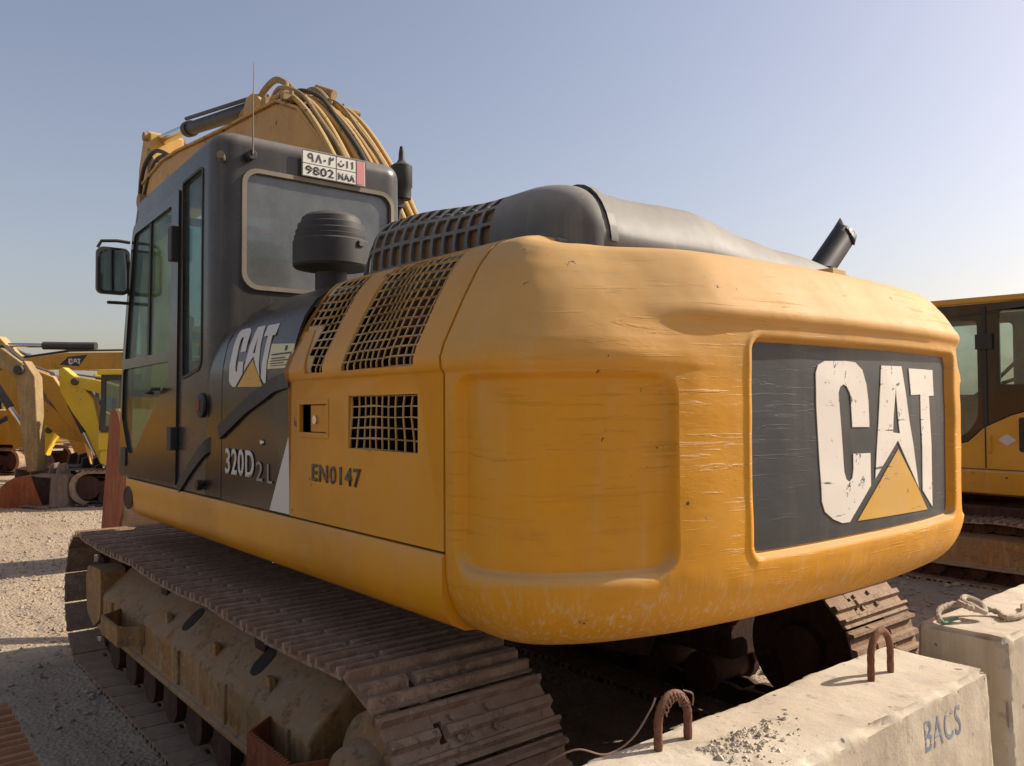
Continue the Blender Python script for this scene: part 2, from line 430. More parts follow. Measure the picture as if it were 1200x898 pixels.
def cw_pt(u, z, off=0., rec=True):
    p, n = plan(u); n = n * NS
    i = cw_inset(u, z) + (cw_rec(u, z) if rec else 0)
    if z > 1.85 and i > .03:                 # keep the inset rings from folding at the corners
        wn = min(i * 1.5, u, L - u); acc = Vector((0, 0))
        for k in range(-6, 7): acc += plan(u + wn * k / 6.001)[1] * NS
        n = acc / 13
    q = p - n * i + plan(u)[1] * NS * off
    dent = noise.noise(Vector((q.x * 1.7, q.y * 1.7, z * 2.2))) * .0045 + noise.noise(Vector((q.x * 4, q.y * 4, z * 9))) * .0025
    e = min(1, u / .05, (L - u) / .05)
    wr_ = smooth01(u / .42) * smooth01((L - u) / .42)
    return Vector((q.x - n.x * dent * e, q.y - n.y * dent * e, z - .04 * wr_ * smooth01((z - 1.93) / .22)))
us = frange(0, L, .009)
for c_ in (UPL, UPR): us += [c_ + k * .0035 for k in range(-7, 10)]
for c_ in (URL0, URL1, L - URL0, L - URL1): us += [c_ + k * .005 for k in range(-6, 7)]
us = sorted(set(round(a, 5) for a in us if 0 <= a <= L)); us = [a for i, a in enumerate(us) if i == 0 or a - us[i - 1] > .0012]; us[-1] = L
zs = []
t = 0
for k in range(15): zs.append(1.2 - .208 * math.cos(k / 14 * math.pi / 2))
zs = [a for a in zs if a < 1.2]
zs += sorted(set(frange(1.206, 1.76, .010) + [1.185 + k * .004 for k in range(4, 12)] + [1.733 + k * .004 for k in range(6)])) + [1.764, 1.775, 1.782, 1.79, 1.80, 1.81, 1.82, 1.832, 1.838, 1.843, 1.847, 1.85, 1.853, 1.856, 1.859, 1.863, 1.87, 1.885, 1.9, 1.908, 1.915, 1.925, 1.935, 1.945, 1.955, 1.965, 1.98, 2.0, 2.015, 2.03, 2.045, 2.06, 2.075, 2.09, 2.1, 2.11, 2.118, 2.126, 2.134, 2.142, 2.149, 2.156, 2.162, 2.168, 2.174, 2.18]
mb = MB(); nu = len(us)
mb.v = [tuple(cw_pt(u, z)) for z in zs for u in us]
mb.f = [(j * nu + i, j * nu + i + 1, (j + 1) * nu + i + 1, (j + 1) * nu + i) for j in range(len(zs) - 1) for i in range(nu - 1)]
b0 = list(range(nu)); t0 = [(len(zs) - 1) * nu + i for i in range(nu)]
mb.f += [tuple(reversed(b0)), tuple(t0)]
mb.f += [tuple([j * nu for j in range(len(zs))]), tuple([j * nu + nu - 1 for j in reversed(range(len(zs)))])]
cwo = mb.build('counterweight', M['yel_cw'], EX, smooth=50)

# black panel and the letters on it
def cwyz(y, z, off): return cw_pt(u_of_y2(y), z, off)
_ytab = sorted((p.y, a) for p, a in zip(pl, arc) if p.x < -2.4)
def u_of_y2(y): return interp(_ytab, y)
mb = MB(); cuts = frange(-.72, .60, .05)
sheet(mb, rrect(-.738, .613, 1.226, 1.844, .035), [], cwyz, .0035, .003, cuts, frange(1.25, 1.83, .06))
pan = mb.build('logo_panel', M['black_panel'], EX)
pan['label'] = 'weathered black panel on the rear of the counterweight'
LC = [(0.298, 1.758), (0.284, 1.783), (0.244, 1.797), (0.12, 1.801), (0.059, 1.798), (0.014, 1.774), (-0.01, 1.724), (-0.022, 1.669), (-0.025, 1.58), (0.089, 1.582), (0.094, 1.659), (0.1, 1.696), (0.119, 1.717), (0.139, 1.723), (0.16, 1.715), (0.17, 1.696), (0.163, 1.63), (0.148, 1.504), (0.141, 1.436), (0.129, 1.411), (0.11, 1.402), (0.091, 1.413), (0.082, 1.442), (0.082, 1.493), (-0.034, 1.491), (-0.034, 1.381), (0.109, 1.27), (0.156, 1.271), (0.21, 1.288), (0.259, 1.316), (0.276, 1.35), (0.284, 1.472), (0.296, 1.659)]
LA = [(-0.119, 1.792), (-0.282, 1.794), (-0.415, 1.347), (-0.238, 1.528), (-0.067, 1.402)]
LH = [(-0.228, 1.716), (-0.257, 1.552), (-0.202, 1.557)]
LT = [(-0.346, 1.788), (-0.582, 1.788), (-0.593, 1.689), (-0.537, 1.688), (-0.559, 1.264), (-0.453, 1.335), (-0.446, 1.693), (-0.358, 1.69)]
LY = [(-0.241, 1.497), (0.057, 1.269), (-0.503, 1.259)]
for poly, hol, mt in ((LC, [], 'white'), (LA, [LH], 'white'), (LT, [], 'white'), (LY, [], 'logo_yellow')):
    mb = MB(); sheet(mb, poly, hol, cwyz, .0065, .0025, cuts, [1.3, 1.4, 1.5, 1.6, 1.7])
    mb.build('logo_triangle' if mt == 'logo_yellow' else 'logo_letter', M[mt], pan, smooth=0)

# ---- yellow side door with grilles (left) and plain right side
XD0, XD1 = -2.168, -1.130
SL = lambda x, z, off: side_pt(x, z, off)
SR = lambda x, z, off: side_pt(x, z, off, -1)
SB = lambda x, z, off: side_pt(x, z, off, 1, HW, INSB)
gA = [(-.905, 2.175), (-1.095, 1.94), (-1.20, 1.94), (-1.287, 1.80), (-1.43, 1.79), (-1.275, 2.165)]   # small upper grille
gA = [(-1.10, 1.95), (-1.225, 1.95), (-1.285, 1.782), (-1.43, 1.782), (-1.43, 2.162), (-1.16, 2.162)]
gB = [(-1.575, 1.782), (-2.03, 1.782), (-2.03, 2.165), (-1.575, 2.165)]
gC = rrect(-2.035, -1.60, 1.517, 1.696, .004)
lat = rrect(-1.435, -1.222, 1.565, 1.668, .004)
mb = MB(); sheet(mb, [(XD0, 1.243), (XD1, 1.243), (XD1, TOPZ), (XD0, TOPZ)], [gA, gB, gC, lat], SL, .004, .012, frange(XD0, XD1, .2), SV)
door = mb.build('engine_side_door', M['yel'], EX, smooth=50)
def grille(outer, u0, u1, z0, z1, nu_, nz_, par, seed):
    rnd = random.Random(seed); mb = MB(); du = (u1 - u0) / nu_; dz = (z1 - z0) / nz_; holes = []
    bu = .0052; bz = .0045
    def inside(p):
        x, y = p; c = False; n = len(outer)
        for i in range(n):
            (x1, y1), (x2, y2) = outer[i], outer[i - 1]
            if (y1 > y) != (y2 > y) and x < (x2 - x1) * (y - y1) / (y2 - y1) + x1: c = not c
        return c
    for i in range(nu_):
        for j in range(nz_):
            a, b, c, d = u0 + i * du + bu / 2, u0 + (i + 1) * du - bu / 2, z0 + j * dz + bz / 2, z0 + (j + 1) * dz - bz / 2
            if all(inside(q) for q in ((a, c), (b, c), (b, d), (a, d))):
                holes.append([(a, c), (b, c), (b, d), (a, d)])
    ph = rnd.random() * 9
    def fn(x, z, off):
        p = side_pt(x, z, off); wv = math.sin(x * 21 + ph) * .004 + noise.noise(Vector((x * 7, z * 7, ph))) * .012
        return Vector((p.x + noise.noise(Vector((x * 5, z * 5, ph + 4))) * .006, p.y + wv - .004, p.z + noise.noise(Vector((x * 6, z * 6, ph + 8))) * .008))
    sheet(mb, outer, holes, fn, .0, .004, [], SV)
    return mb.build('grille', M['yelg'], par, smooth=0)
M['yelg'] = paint('dusty_grille_wire', (.46, .27, .07), (.52, .34, .13), .6, .5)
def grow(poly, d):
    cx = sum(p[0] for p in poly) / len(poly); cz = sum(p[1] for p in poly) / len(poly)
    return [(p[0] + math.copysign(d, p[0] - cx), p[1] + (math.copysign(d, p[1] - cz) if abs(p[1] - cz) > .02 else 0)) for p in poly]
grille(gA, -1.43, -1.10, 1.782, 2.162, 8, 12, door, 1)
grille(gB, -2.03, -1.575, 1.782, 2.165, 12, 12, door, 2)
grille(gC, -2.035, -1.60, 1.517, 1.696, 10, 5, door, 3)
mb = MB(); mb.box(-1.432, -1.30, 1.31, 1.343, 1.567, 1.666)
lt = mb.build('latch', M['yel'], door, .003)
mb = MB(); mb.cyl((-1.345, 1.34, 1.612), (-1.345, 1.351, 1.612), .016, 16); mb.build('lock_cylinder', M['steel'], lt)
mb = MB(); mb.box(-1.44, -1.21, 1.28, 1.305, 1.555, 1.68); mb.build('latch_recess', M['rubber'], door)
mb = MB()
for a in ((-1.455, -1.200, 1.668, 1.688), (-1.455, -1.200, 1.545, 1.565)): mb.box(a[0], a[1], 1.345, 1.3515, a[2], a[3])
for a in ((-1.455, -1.437, 1.565, 1.668), (-1.220, -1.200, 1.565, 1.668)): mb.box(a[0], a[1], 1.345, 1.3515, a[2], a[3])
mb.build('latch_surround', M['yel'], door, .002)

# engine bay seen through the grilles
mb = MB(); mb.box(-2.15, -1.15, .95, 1.0, 1.25, 2.1); mb.build('radiator_core', M['bay'], EX)
mb = MB(); mb.box(-1.20, -1.14, .6, 1.16, 1.25, 1.9); mb.box(-2.15, -2.10, .6, 1.16, 1.25, 1.9)
for k in range(6): mb.cyl((-1.25 - .15 * k, 1.02, 1.3), (-1.27 - .15 * k, 1.03, 1.95), .018, 8)
mb.build('engine_bay_bracket', M['bay'], EX)

# ---- black cabinet door between cab and engine door
XF = -.383
def fz(x):                                        # front top corner rounding of the cabinet
    return interp([(-.75, 2.172), (-.62, 2.158), (-.52, 2.13), (-.44, 2.05), (-.385, 1.95)], -abs(x)) if x > -.75 else TOPZ
top = [(x, fz(x)) for x in frange(-.75, -.385, .04)]
outl = [(XD1 - .0, 1.243)] + [(-.385, 1.243)] + list(reversed(top)) + [(-.8, TOPZ), (XD1, TOPZ)]
outl[0] = (XD1 + .004, 1.243); outl[-1] = (XD1 + .004, TOPZ)
mb = MB(); sheet(mb, outl, [], SB, .0, .012, frange(-1.1, -.4, .1), SV)
cab_door = mb.build('storage_side_door', M['grey_door'] if 'grey_door' in M else M['black'], EX, smooth=50)
mb = MB()
def strip(path, w0, w1, off, th, fn=SB, us=(), vs=SV):
    n = len(path); Lp = []; Rp = []
    for i, p in enumerate(path):
        a = Vector(path[max(i - 1, 0)]); b = Vector(path[min(i + 1, n - 1)]); d = (b - a).normalized(); nn = Vector((-d.y, d.x))
        ww = w0 + (w1 - w0) * i / (n - 1); q = Vector(p); Lp.append(tuple(q + nn * ww / 2)); Rp.append(tuple(q - nn * ww / 2))
    return sheet(mb, Lp + Rp[::-1], [], fn, off, th, us, vs)
sw = [tuple(p) for p in catmull([(-1.123, 1.765), (-.98, 1.748), (-.87, 1.715), (-.68, 1.66), (-.494, 1.59), (-.374, 1.545)], 6)]
strip(sw, .062, .062, .012, .013, us=frange(-1.1, -.4, .08)); mb.build('swoosh_trim', M['rubber'], cab_door, smooth=50)
# wedge decal, sticker, letters
def decal(name, polys, mat, par, off=.003, th=.002, fn=SB, us=(), vs=SV):
    mb = MB()
    for pz in polys: sheet(mb, pz[0], pz[1:], fn, off, th, us, vs)
    return mb.build(name, M[mat], par, smooth=0)
decal('white_wedge', [[[(-1.124, 1.56), (-1.124, 1.246), (-.935, 1.246)]]], 'white2', cab_door)
def remap(poly, x0, x1, z0, z1):
    return [(x0 + (.298 - y) / (.298 + .593) * (x1 - x0), z0 + (z - 1.262) / (1.801 - 1.262) * (z1 - z0)) for y, z in poly]
for poly, hol, mt in ((LC, [], 'white2'), (LA, [LH], 'white2'), (LT, [], 'white2'), (LY, [], 'logo_yellow')):
    a = (-.455, -.90, 1.745, 2.01)
    # italic shear
    f = lambda q: [(x - (z - 1.745) * .05, z - (x + .462) * 0) for x, z in remap(q, *a)]
    decal('logo_triangle' if mt == 'logo_yellow' else 'logo_letter', [[f(poly)] + [f(h) for h in hol]], mt, cab_door)
stk = decal('inspection_sticker', [[[(-.893, 1.815), (-1.122, 1.812), (-1.126, 1.905), (-.90, 1.918)]]], 'cream', cab_door)
mb = MB(); rnd = random.Random(3)
for k, (za, x0, x1, h) in enumerate(((1.868, -.925, -1.10, .006), (1.853, -.93, -1.06, .004), (1.843, -.925, -1.09, .004), (1.833, -.925, -1.05, .004), (1.824, -.93, -1.08, .003))):
    x = x0
    while x > x1:
        l = .008 + rnd.random() * .016; sheet(mb, [(x, za), (x - l, za), (x - l, za + h), (x, za + h)], [], SB, .0045, .001, (), SV); x -= l + .005
sheet(mb, [(-1.045, 1.882), (-1.065, 1.882), (-1.065, 1.902), (-1.045, 1.902)], [], SB, .0045, .001, (), SV)
mb.build('sticker_print', M['ink'], stk, smooth=0)

def text_mesh(s, size=1., bold=0., sx=1., space=1.):
    cu = bpy.data.curves.new('txt', 'FONT'); cu.body = s; cu.size = size; cu.offset = bold; cu.space_character = space
    cu.resolution_u = 4
    o = bpy.data.objects.new('txt', cu); COL.objects.link(o); dg = bpy.context.evaluated_depsgraph_get(); dg.update()
    me = bpy.data.meshes.new_from_object(o.evaluated_get(dg)); bpy.data.objects.remove(o); bpy.data.curves.remove(cu)
    return me
def text_on(name, s, mat, par, fn, u0, u1, v0, v1, bold=.0, off=.0045, space=1., th=.0015, shear=0.):
    """text stretched to fill the box u0..u1, v0..v1 of surface fn(u, v, off)"""
    me = text_mesh(s, 1., bold, 1., space); bm = bmesh.new(); bm.from_mesh(me)
    xs = [q.co.x for q in bm.verts]; ys = [q.co.y for q in bm.verts]
    if not xs: return None
    a, b, c, d = min(xs), max(xs), min(ys), max(ys)
    bmesh.ops.triangulate(bm, faces=bm.faces)
    ex = bmesh.ops.solidify(bm, geom=bm.faces[:], thickness=1e-3) if False else None
    for q in bm.verts:
        U_ = u0 + (q.co.x - a) / (b - a) * (u1 - u0); V_ = v0 + (q.co.y - c) / (d - c) * (v1 - v0)
        q.co = fn(U_ + shear * (V_ - v0), V_, off)
    bm.to_mesh(me); bm.free(); me.materials.clear(); me.materials.append(M[mat])
    o = bpy.data.objects.new(name, me); md = o.modifiers.new('solid', 'SOLIDIFY'); md.thickness = th; md.offset = 0
    return link(o, par)
text_on('model_number', '320D', 'white2', cab_door, SB, -.445, -.775, 1.362, 1.478, .02, space=1.12)
text_on('model_number', '2', 'outline', cab_door, SB, -.80, -.866, 1.355, 1.435, .0)
text_on('model_letter', 'L', 'outline', cab_door, SB, -.915, -.965, 1.352, 1.428, .0)
text_on('stencilled_number', 'EN0147', 'stencil', door, SL, -1.325, -1.69, 1.388, 1.452, .022, .0065, 1.12)
mb = MB(); mb.lathe([(.0, .0), (.013, .0), (.011, .008), (.0, .009)], (0, 0, 0), Matrix.Translation((-.86, 1.346, 1.515)) @ Matrix.Rotation(R(-90), 4, 'X'), 12)
mb.build('bolt', M['steel'], cab_door)

# right flank (hardly seen), plain
mb = MB(); sheet(mb, [(XD0, 1.243), (1.2, 1.243), (1.2, 1.80), (-.4, 1.8), (-.6, TOPZ), (XD0, TOPZ)], [], SR, .0, .02, frange(XD0, 1.2, .3), SV)
mb.build('right_side_panel', M['yel'], EX, smooth=50)
# hood deck
mb = MB(); mb.box(-2.28, -.62, -.98, 1.0, 2.10, 2.174); mb.build('hood_deck', M['grey'], EX, .01)
mb = MB(); mb.box(-.64, -.60, -1.2, 1.15, 1.3, 2.12); mb.build('firewall', M['dark'], EX)
# ---- lower side rails
def rail(sgn):
    prof = [(1.30, 1.238), (1.352, 1.236), (1.358, 1.225), (1.358, 1.12), (1.350, 1.075), (1.325, 1.035), (1.28, 1.01), (1.2, 1.0), (1.2, 1.2)]
    mb = MB(); n = len(prof); xs = frange(-2.174, 1.15, .2) + [1.25, 1.32, 1.37, 1.395]
    vs = []
    for x in xs:
        t = max(0, (x - 1.15) / .245); k = t * t
        for y, z in prof:
            zz = z if z > 1.2 else z + (1.2 - z) * k * .8
            vs.append((x, sgn * (y - k * .10), zz))
    fs = [(i * n + k, i * n + (k + 1) % n, (i + 1) * n + (k + 1) % n, (i + 1) * n + k) for i in range(len(xs) - 1) for k in range(n)]
    fs += [tuple(range(n)), tuple((len(xs) - 1) * n + k for k in reversed(range(n)))]
    mb.add(vs, fs); return mb
rl_ = rail(1).build('side_rail', M['yel'], EX, smooth=40); rail(-1).build('side_rail', M['yel'], EX, smooth=40)
mb = MB(); mb.lathe([(.0, 0), (.05, 0), (.055, .004), (.058, .006), (.07, .002)], (0, 0, 0), Matrix.Translation((1.13, 1.357, 1.125)) @ Matrix.Diagonal((1.5, 1, 1, 1)) @ Matrix.Rotation(R(-90), 4, 'X'), 24)
mb.build('rail_recess', M['bay'], rl_)
# frame floor
mb = MB(); mb.box(-2.25, 1.3, -1.29, 1.29, 1.05, 1.16); mb.box(-2.2, 1.5, -.35, .35, .98, 1.05)
mb.build('revolving_frame', M['under'], EX, .01)

# ---- engine hood dome
def dome_z(y, x):
    H = interp([(-1.08, 2.292), (-.6, 2.305), (-.3, 2.312), (0, 2.32), (.15, 2.345), (.3, 2.374), (.45, 2.376), (.65, 2.366), (.9, 2.358)], y)
    H += .006 * math.sin(y * 9) + .012 * math.exp(-((y + .12) / .10) ** 2) * math.exp(-((x + 2.15) / .12) ** 2)
    return H
DX0, DX1, DY0, DY1 = -2.33, -1.03, -1.08, 1.02
mb = MB(); ny, nx = 90, 50; vs = []
def dome_pt(x, y, off=0):
    # rear edge of the dome follows the rounded counterweight
    xr = interp([(-1.08, -2.14), (-.95, -2.24), (0, -2.34), (.5, -2.35), (.8, -2.35), (.95, -2.33), (1.02, -2.33)], y)
    rx0 = (x - xr) / .17; rx1 = (DX1 - x) / .22
    ry1 = (DY1 - y) / .17; ry0 = (y - DY0) / .14
    def rnd_(t): t = max(0, min(1, t)); return math.sqrt(max(0, 1 - (1 - t) ** 2))
    e = rnd_(rx0) * rnd_(rx1) * rnd_(ry1) * rnd_(ry0)
    z = 2.125 + (dome_z(y, x) - 2.125) * e
    if e > .2: z += .003 * math.exp(-((y - .80) / .03) ** 2)
    return Vector((x, y, z + off))
xs = []
def dome_grid():
    vs = []; 
    for j in range(ny + 1):
        y = DY0 + (DY1 - DY0) * (1 - math.cos(math.pi * j / ny)) / 2 if False else DY0 + (DY1 - DY0) * j / ny
        xr = interp([(-1.08, -2.14), (-.95, -2.24), (0, -2.34), (.5, -2.35), (.8, -2.35), (.95, -2.33), (1.02, -2.33)], y)
        for i in range(nx + 1):
            t = i / nx; t = t + .10 * math.sin(2 * math.pi * t) * -1
            vs.append(dome_pt(xr + (DX1 - xr) * t, y))
    fs = [(j * (nx + 1) + i, j * (nx + 1) + i + 1, (j + 1) * (nx + 1) + i + 1, (j + 1) * (nx + 1) + i) for j in range(ny) for i in range(nx)]
    return vs, fs
# left part of the dome is the perforated screen: cut the solid dome at y=.90
DYG = .86
vs, fs = dome_grid()
fs = [f for f in fs if max(vs[i].y for i in f) < DYG + .02]
mb.add(vs, fs); dome = mb.build('engine_hood', M['hood'], EX, smooth=60)
sol = dome.modifiers.new('solid', 'SOLIDIFY'); sol.thickness = .012; sol.offset = -1
# left screen: mapped in (x, t) with t along the rounded left profile
def scr(x, t, off):
    a = t * math.pi / 2                     # 0 vertical foot .. 1 on top
    yb, zb = DYG, 2.175
    ry, rz = .155, .262
    xf = smooth01((DX1 + .02 - x) / .16)            # rounds down at the front end
    xr_ = smooth01((x + 2.12) / .10) if x < -2.02 else 1
    k = .55 + .45 * xf
    y = yb + ry * math.cos(a) ** .8 * (.75 + .25 * xf); z = zb + (rz - .05 * smooth01((-1.3 - x) / .6)) * math.sin(a) ** .8 * (k if k < 1 else 1)
    return Vector((x, y + off * math.cos(a), z + off * math.sin(a)))
holes = []
cols = 12; cx0, cx1 = -1.965, -1.10; du = (cx1 - cx0) / cols
for i in range(cols):
    for j, (t0_, t1_) in enumerate(((.05, .23), (.27, .46), (.51, .80))):
        a, b = cx0 + i * du + .009, cx0 + (i + 1) * du - .009
        if i == cols - 1 and j == 2: continue
        holes.append(rrect(a, b, t0_, t1_, .014, 3))
mb = MB(); sheet(mb, [(-2.06, 0), (-1.035, 0), (-1.035, 1), (-2.06, 1)], holes, scr, 0, .01, [-2.0, -1.08, -1.06, -1.15, -1.2], [k / 16 for k in range(1, 16)])
# rear corner of the dome behind the screen
n1 = 14
vs = []; fs = []
for i in range(n1 + 1):
    a = i / n1 * math.pi / 2
    for k in range(17):
        t = k / 16
        p = scr(-2.06, t, 0) - Vector((0, 0, .07 if k == 0 else 0)); dy = p.y - DYG; dz_ = p.z
        vs.append((-2.06 - math.sin(a) * .28 * (dy / .155 if dy > 0 else 0) - (math.sin(a) * 0), DYG + dy * math.cos(a) , dz_))
for i in range(n1):
    for k in range(16):
        fs.append((i * 17 + k, i * 17 + k + 1, (i + 1) * 17 + k + 1, (i + 1) * 17 + k))
mb.add(vs, fs)
screen = mb.build('hood_screen', M['hood'], dome, smooth=60)
mb = MB(); sheet(mb, [(-2.04, 0), (-1.10, 0), (-1.10, 1), (-2.04, 1)], [], scr, -.018, .01, [-2.0, -1.15, -1.2], [k / 12 for k in range(1, 12)])
mb.build('inner_screen', M['rustbay'], dome)
# strap over the hump
mb = MB(); n = 26; pth = []
for i in range(n + 1):
    xx = -2.345 + 1.25 * (i / n) ** 1.6; pth.append(dome_pt(xx, .815, .003))
for i in range(n):
    p, q = pth[i], pth[i + 1]
    mb.add([(p.x, p.y - .016, p.z), (p.x, p.y + .016, p.z), (p.x, p.y + .016, p.z + .012), (p.x, p.y - .016, p.z + .012), (q.x, q.y - .016, q.z), (q.x, q.y + .016, q.z), (q.x, q.y + .016, q.z + .012), (q.x, q.y - .016, q.z + .012)],
           [(0, 1, 5, 4), (1, 2, 6, 5), (2, 3, 7, 6), (3, 0, 4, 7)] + ([(0, 3, 2, 1)] if i == 0 else []))
mb.build('hood_strap', M['hood'], dome, smooth=60)
mb = MB(); mb.box(-2.47, -2.39, -.36, -.26, 2.10, 2.185); mb.build('hood_latch', M['yelg'], dome, .004)

# ---- exhaust
mb = MB(); a = Vector((-2.0, -.82, 2.17)); b = Vector((-2.0, -1.0, 2.32)); c = Vector((-2.0, -1.245, 2.535))
pth = [tuple(p) for p in catmull([a, b, c], 6)]
mb.tube(pth, .062, 24, caps=False); 
ex = mb.build('exhaust_pipe', M['rubberdark'], EX, fix=False)
ex.data.transform(Matrix.Identity(4))
# slanted lip: shear last ring
for i in range(24):
    vtx = ex.data.vertices[len(pth) * 24 - 24 + i]; vtx.co += Vector((0, -.70, .71)) * ((vtx.co.x - c.x) * 1.5)
so = ex.modifiers.new('solid', 'SOLIDIFY'); so.thickness = .006
mb = MB(); mb.lathe([(.075, 0), (.085, .0), (.085, .03), (.075, .03)], (-2.0, -.965, 2.285)); mb.build('pipe_collar', M['rubber'], ex)

# ---- precleaner
mb = MB(); mb.lathe([(.072, 2.17), (.072, 2.27), (.13, 2.285), (.165, 2.29), (.172, 2.30), (.172, 2.405), (.168, 2.41), (.165, 2.412), (.166, 2.43), (.160, 2.433), (.160, 2.455), (.152, 2.46), (.150, 2.485), (.138, 2.49), (.132, 2.515), (.115, 2.53), (.085, 2.54), (0.001, 2.545)], (-.71, .962, 0), None, 48)
pc = mb.build('precleaner', M['grey2'] if 'grey2' in M else M['rubber'], EX, smooth=30)
for a in (200, 262, 325, 20): 
    mb = MB(); Mx = Matrix.Translation((-.71, .962, 2.385)) @ Matrix.Rotation(R(a), 4, 'Z'); mb.box(.168, .182, -.016, .016, -.012, .014, Mx); mb.build('clip', M['rubber'], pc, .003)

# ---- cab shell: one mapped wall running front-left, round the rear, front-right
CY0, CY1, CXR, CR = .305, 1.344, -.295, .115
FX = 1.40
s1 = FX - (CXR + CR); s2 = s1 + CR * math.pi / 2; s3 = s2 + (CY1 - CR) - (CY0 + CR); s4 = s3 + CR * math.pi / 2; s5 = s4 + s1
def cab_pt(s, z, off):
    ins = 0.
    if z > 2.905: t = min(1, (z - 2.905) / .08); ins = .065 * (1 - math.sqrt(max(0, 1 - t * t)))
    o = off - ins
    if s < s1: p = Vector((FX - s, CY1, 0)); n = Vector((0, 1, 0))
    elif s < s2: a = (s - s1) / CR; n = Vector((-math.sin(a), math.cos(a), 0)); p = Vector((CXR + CR, CY1 - CR, 0)) + n * CR
    elif s < s3: p = Vector((CXR, CY1 - CR - (s - s2), 0)); n = Vector((-1, 0, 0))
    elif s < s4: a = (s - s3) / CR; n = Vector((-math.cos(a), -math.sin(a), 0)); p = Vector((CXR + CR, CY0 + CR, 0)) + n * CR
    else: p = Vector((CXR + CR + (s - s4), CY0, 0)); n = Vector((0, -1, 0))
    q = p + n * o
    zz = z - (q.x - CXR) * .054 * max(0, min(1, (z - 2.3) / .5))
    return Vector((q.x, q.y, zz))
def sx(x): return FX - x                   # left wall: x -> s
def sy(y): return s2 + (CY1 - CR) - y      # rear wall: y -> s
def sxr(x): return s4 + (x - (CXR + CR))
CT = 2.985
front = [(1.39, 1.243), (1.385, 1.5), (1.32, 1.9), (1.22, 2.35), (1.10, 2.78), (1.02, 2.94), (.98, CT)]
outl = [(sx(x), z) for x, z in front] + [(sxr(x), z) for x, z in reversed(front)]
W_rear = rrect(sy(1.205), sy(.40), 2.24, 2.795, .07)
W_rs = round_poly([(sx(.165), 1.815), (sx(-.105), 1.86), (sx(-.115), 2.83), (sx(.172), 2.83)], [.015, .06, .03, .02])
D_hole = [(sx(1.345), 1.30), (sx(.262), 1.30), (sx(.225), 2.80), (sx(1.09), 2.80), (sx(1.29), 1.95)]
W_right = round_poly([(sxr(1.25), 1.9), (sxr(1.05), 2.78), (sxr(0.0), 2.80), (sxr(-.05), 1.9)], .05)
mb = MB(); cu = frange(s1, s2, CR * math.pi / 2 / 8) + frange(s3, s4, CR * math.pi / 2 / 8)
sheet(mb, outl, [W_rear, W_rs, D_hole, W_right], cab_pt, 0, .03, cu, [2.3, 2.905, 2.92, 2.935, 2.947, 2.959, 2.969, 2.977, 2.982])
shell = mb.build('cab_shell', M['cabpaint'] if 'cabpaint' in M else M['black'], EX, smooth=50)
cabp = shell
# roof
mb = MB(); rp = []
for s in frange(0.42, s1, .15) + frange(s1, s2, .03)[1:] + frange(s2, s3, .2)[1:] + frange(s3, s4, .03)[1:] + frange(s4, s5 - .42, .15)[1:]:
    rp.append(cab_pt(s, CT - .0002, .006))
n = len(rp); mb.add(rp + [p + Vector((0, 0, -.03)) for p in rp], [tuple(range(n)), tuple(reversed(range(n, 2 * n)))] + [(i, n + i, n + (i + 1) % n, (i + 1) % n) for i in range(n)])
mb.build('cab_roof', M['grey'], shell)
# rear window seal + pane
def ring(outer, inner, name, mat, fn, off, th, par, us=(), vs=()):
    mb = MB(); sheet(mb, outer, [inner], fn, off, th, us, vs); return mb.build(name, mat, par, .0)
ring(rrect(sy(1.222), sy(.384), 2.224, 2.811, .08), rrect(sy(1.2), sy(.405), 2.245, 2.79, .065), 'window_seal', M['seal'], cab_pt, .012, .016, shell, [], [2.3])
def pane(outer, mat, off, par, us=(), vs=(), name='window_pane'):
    mb = MB(); sheet(mb, outer, [], cab_pt, off, .005, us, vs); return mb.build(name, M[mat], par)
pane(rrect(sy(1.2), sy(.405), 2.245, 2.79, .065), 'glass_dusty', -.012, shell, [], [2.3, 2.5])
pane(W_rs, 'glass', -.012, shell, [], [2.3, 2.5, 2.8])
ring(round_poly([(sx(.178), 1.80), (sx(-.118), 1.845), (sx(-.128), 2.843), (sx(.185), 2.843)], [.015, .07, .04, .03]), W_rs, 'window_seal', M['rubber'], cab_pt, .005, .01, shell, [], [2.3, 2.5, 2.8])
pane(W_right, 'glass', -.012, shell, [], [2.3, 2.5, 2.7])
# door
dout = round_poly([(sx(1.365), 1.262), (sx(.247), 1.262), (sx(.212), 2.818), (sx(1.075), 2.818), (sx(1.30), 1.95)], [.03, .01, .03, .05, .2])
wU = round_poly([(sx(1.235), 1.955), (sx(.345), 1.955), (sx(.33), 2.755), (sx(1.05), 2.755)], [.02, .02, .03, .05])
wL = round_poly([(sx(1.30), 1.60), (sx(1.27), 1.895), (sx(.36), 1.905), (sx(.38), 1.82), (sx(.72), 1.60), (sx(1.02), 1.40), (sx(1.15), 1.38)], [.02, .03, .03, .03, .1, .06, .06])
mb = MB(); sheet(mb, dout, [wU, wL], cab_pt, .012, .03, [], [2.3, 2.5, 2.8])
cdoor = mb.build('cab_door', M['black'], EX, .003)
pane(wU, 'glass', -.002, cdoor, [], [2.3, 2.5, 2.7]); pane(wL, 'glass_amber' if 'glass_amber' in M else 'glass', -.002, cdoor)
mb = MB(); sheet(mb, [(sx(.79), 1.957), (sx(.755), 1.957), (sx(.72), 2.753), (sx(.75), 2.753)], [], cab_pt, .006, .012, [], [2.3, 2.5, 2.7]); mb.build('window_slider_frame', M['rubber'], cdoor)
mb = MB(); mb.box(.235, .30, 1.345, 1.385, 2.42, 2.60); mb.build('hinge', M['rubber'], cdoor, .006)
mb = MB(); mb.box(.235, .30, 1.345, 1.385, 1.44, 1.56); mb.build('hinge', M['rubber'], cdoor, .006)
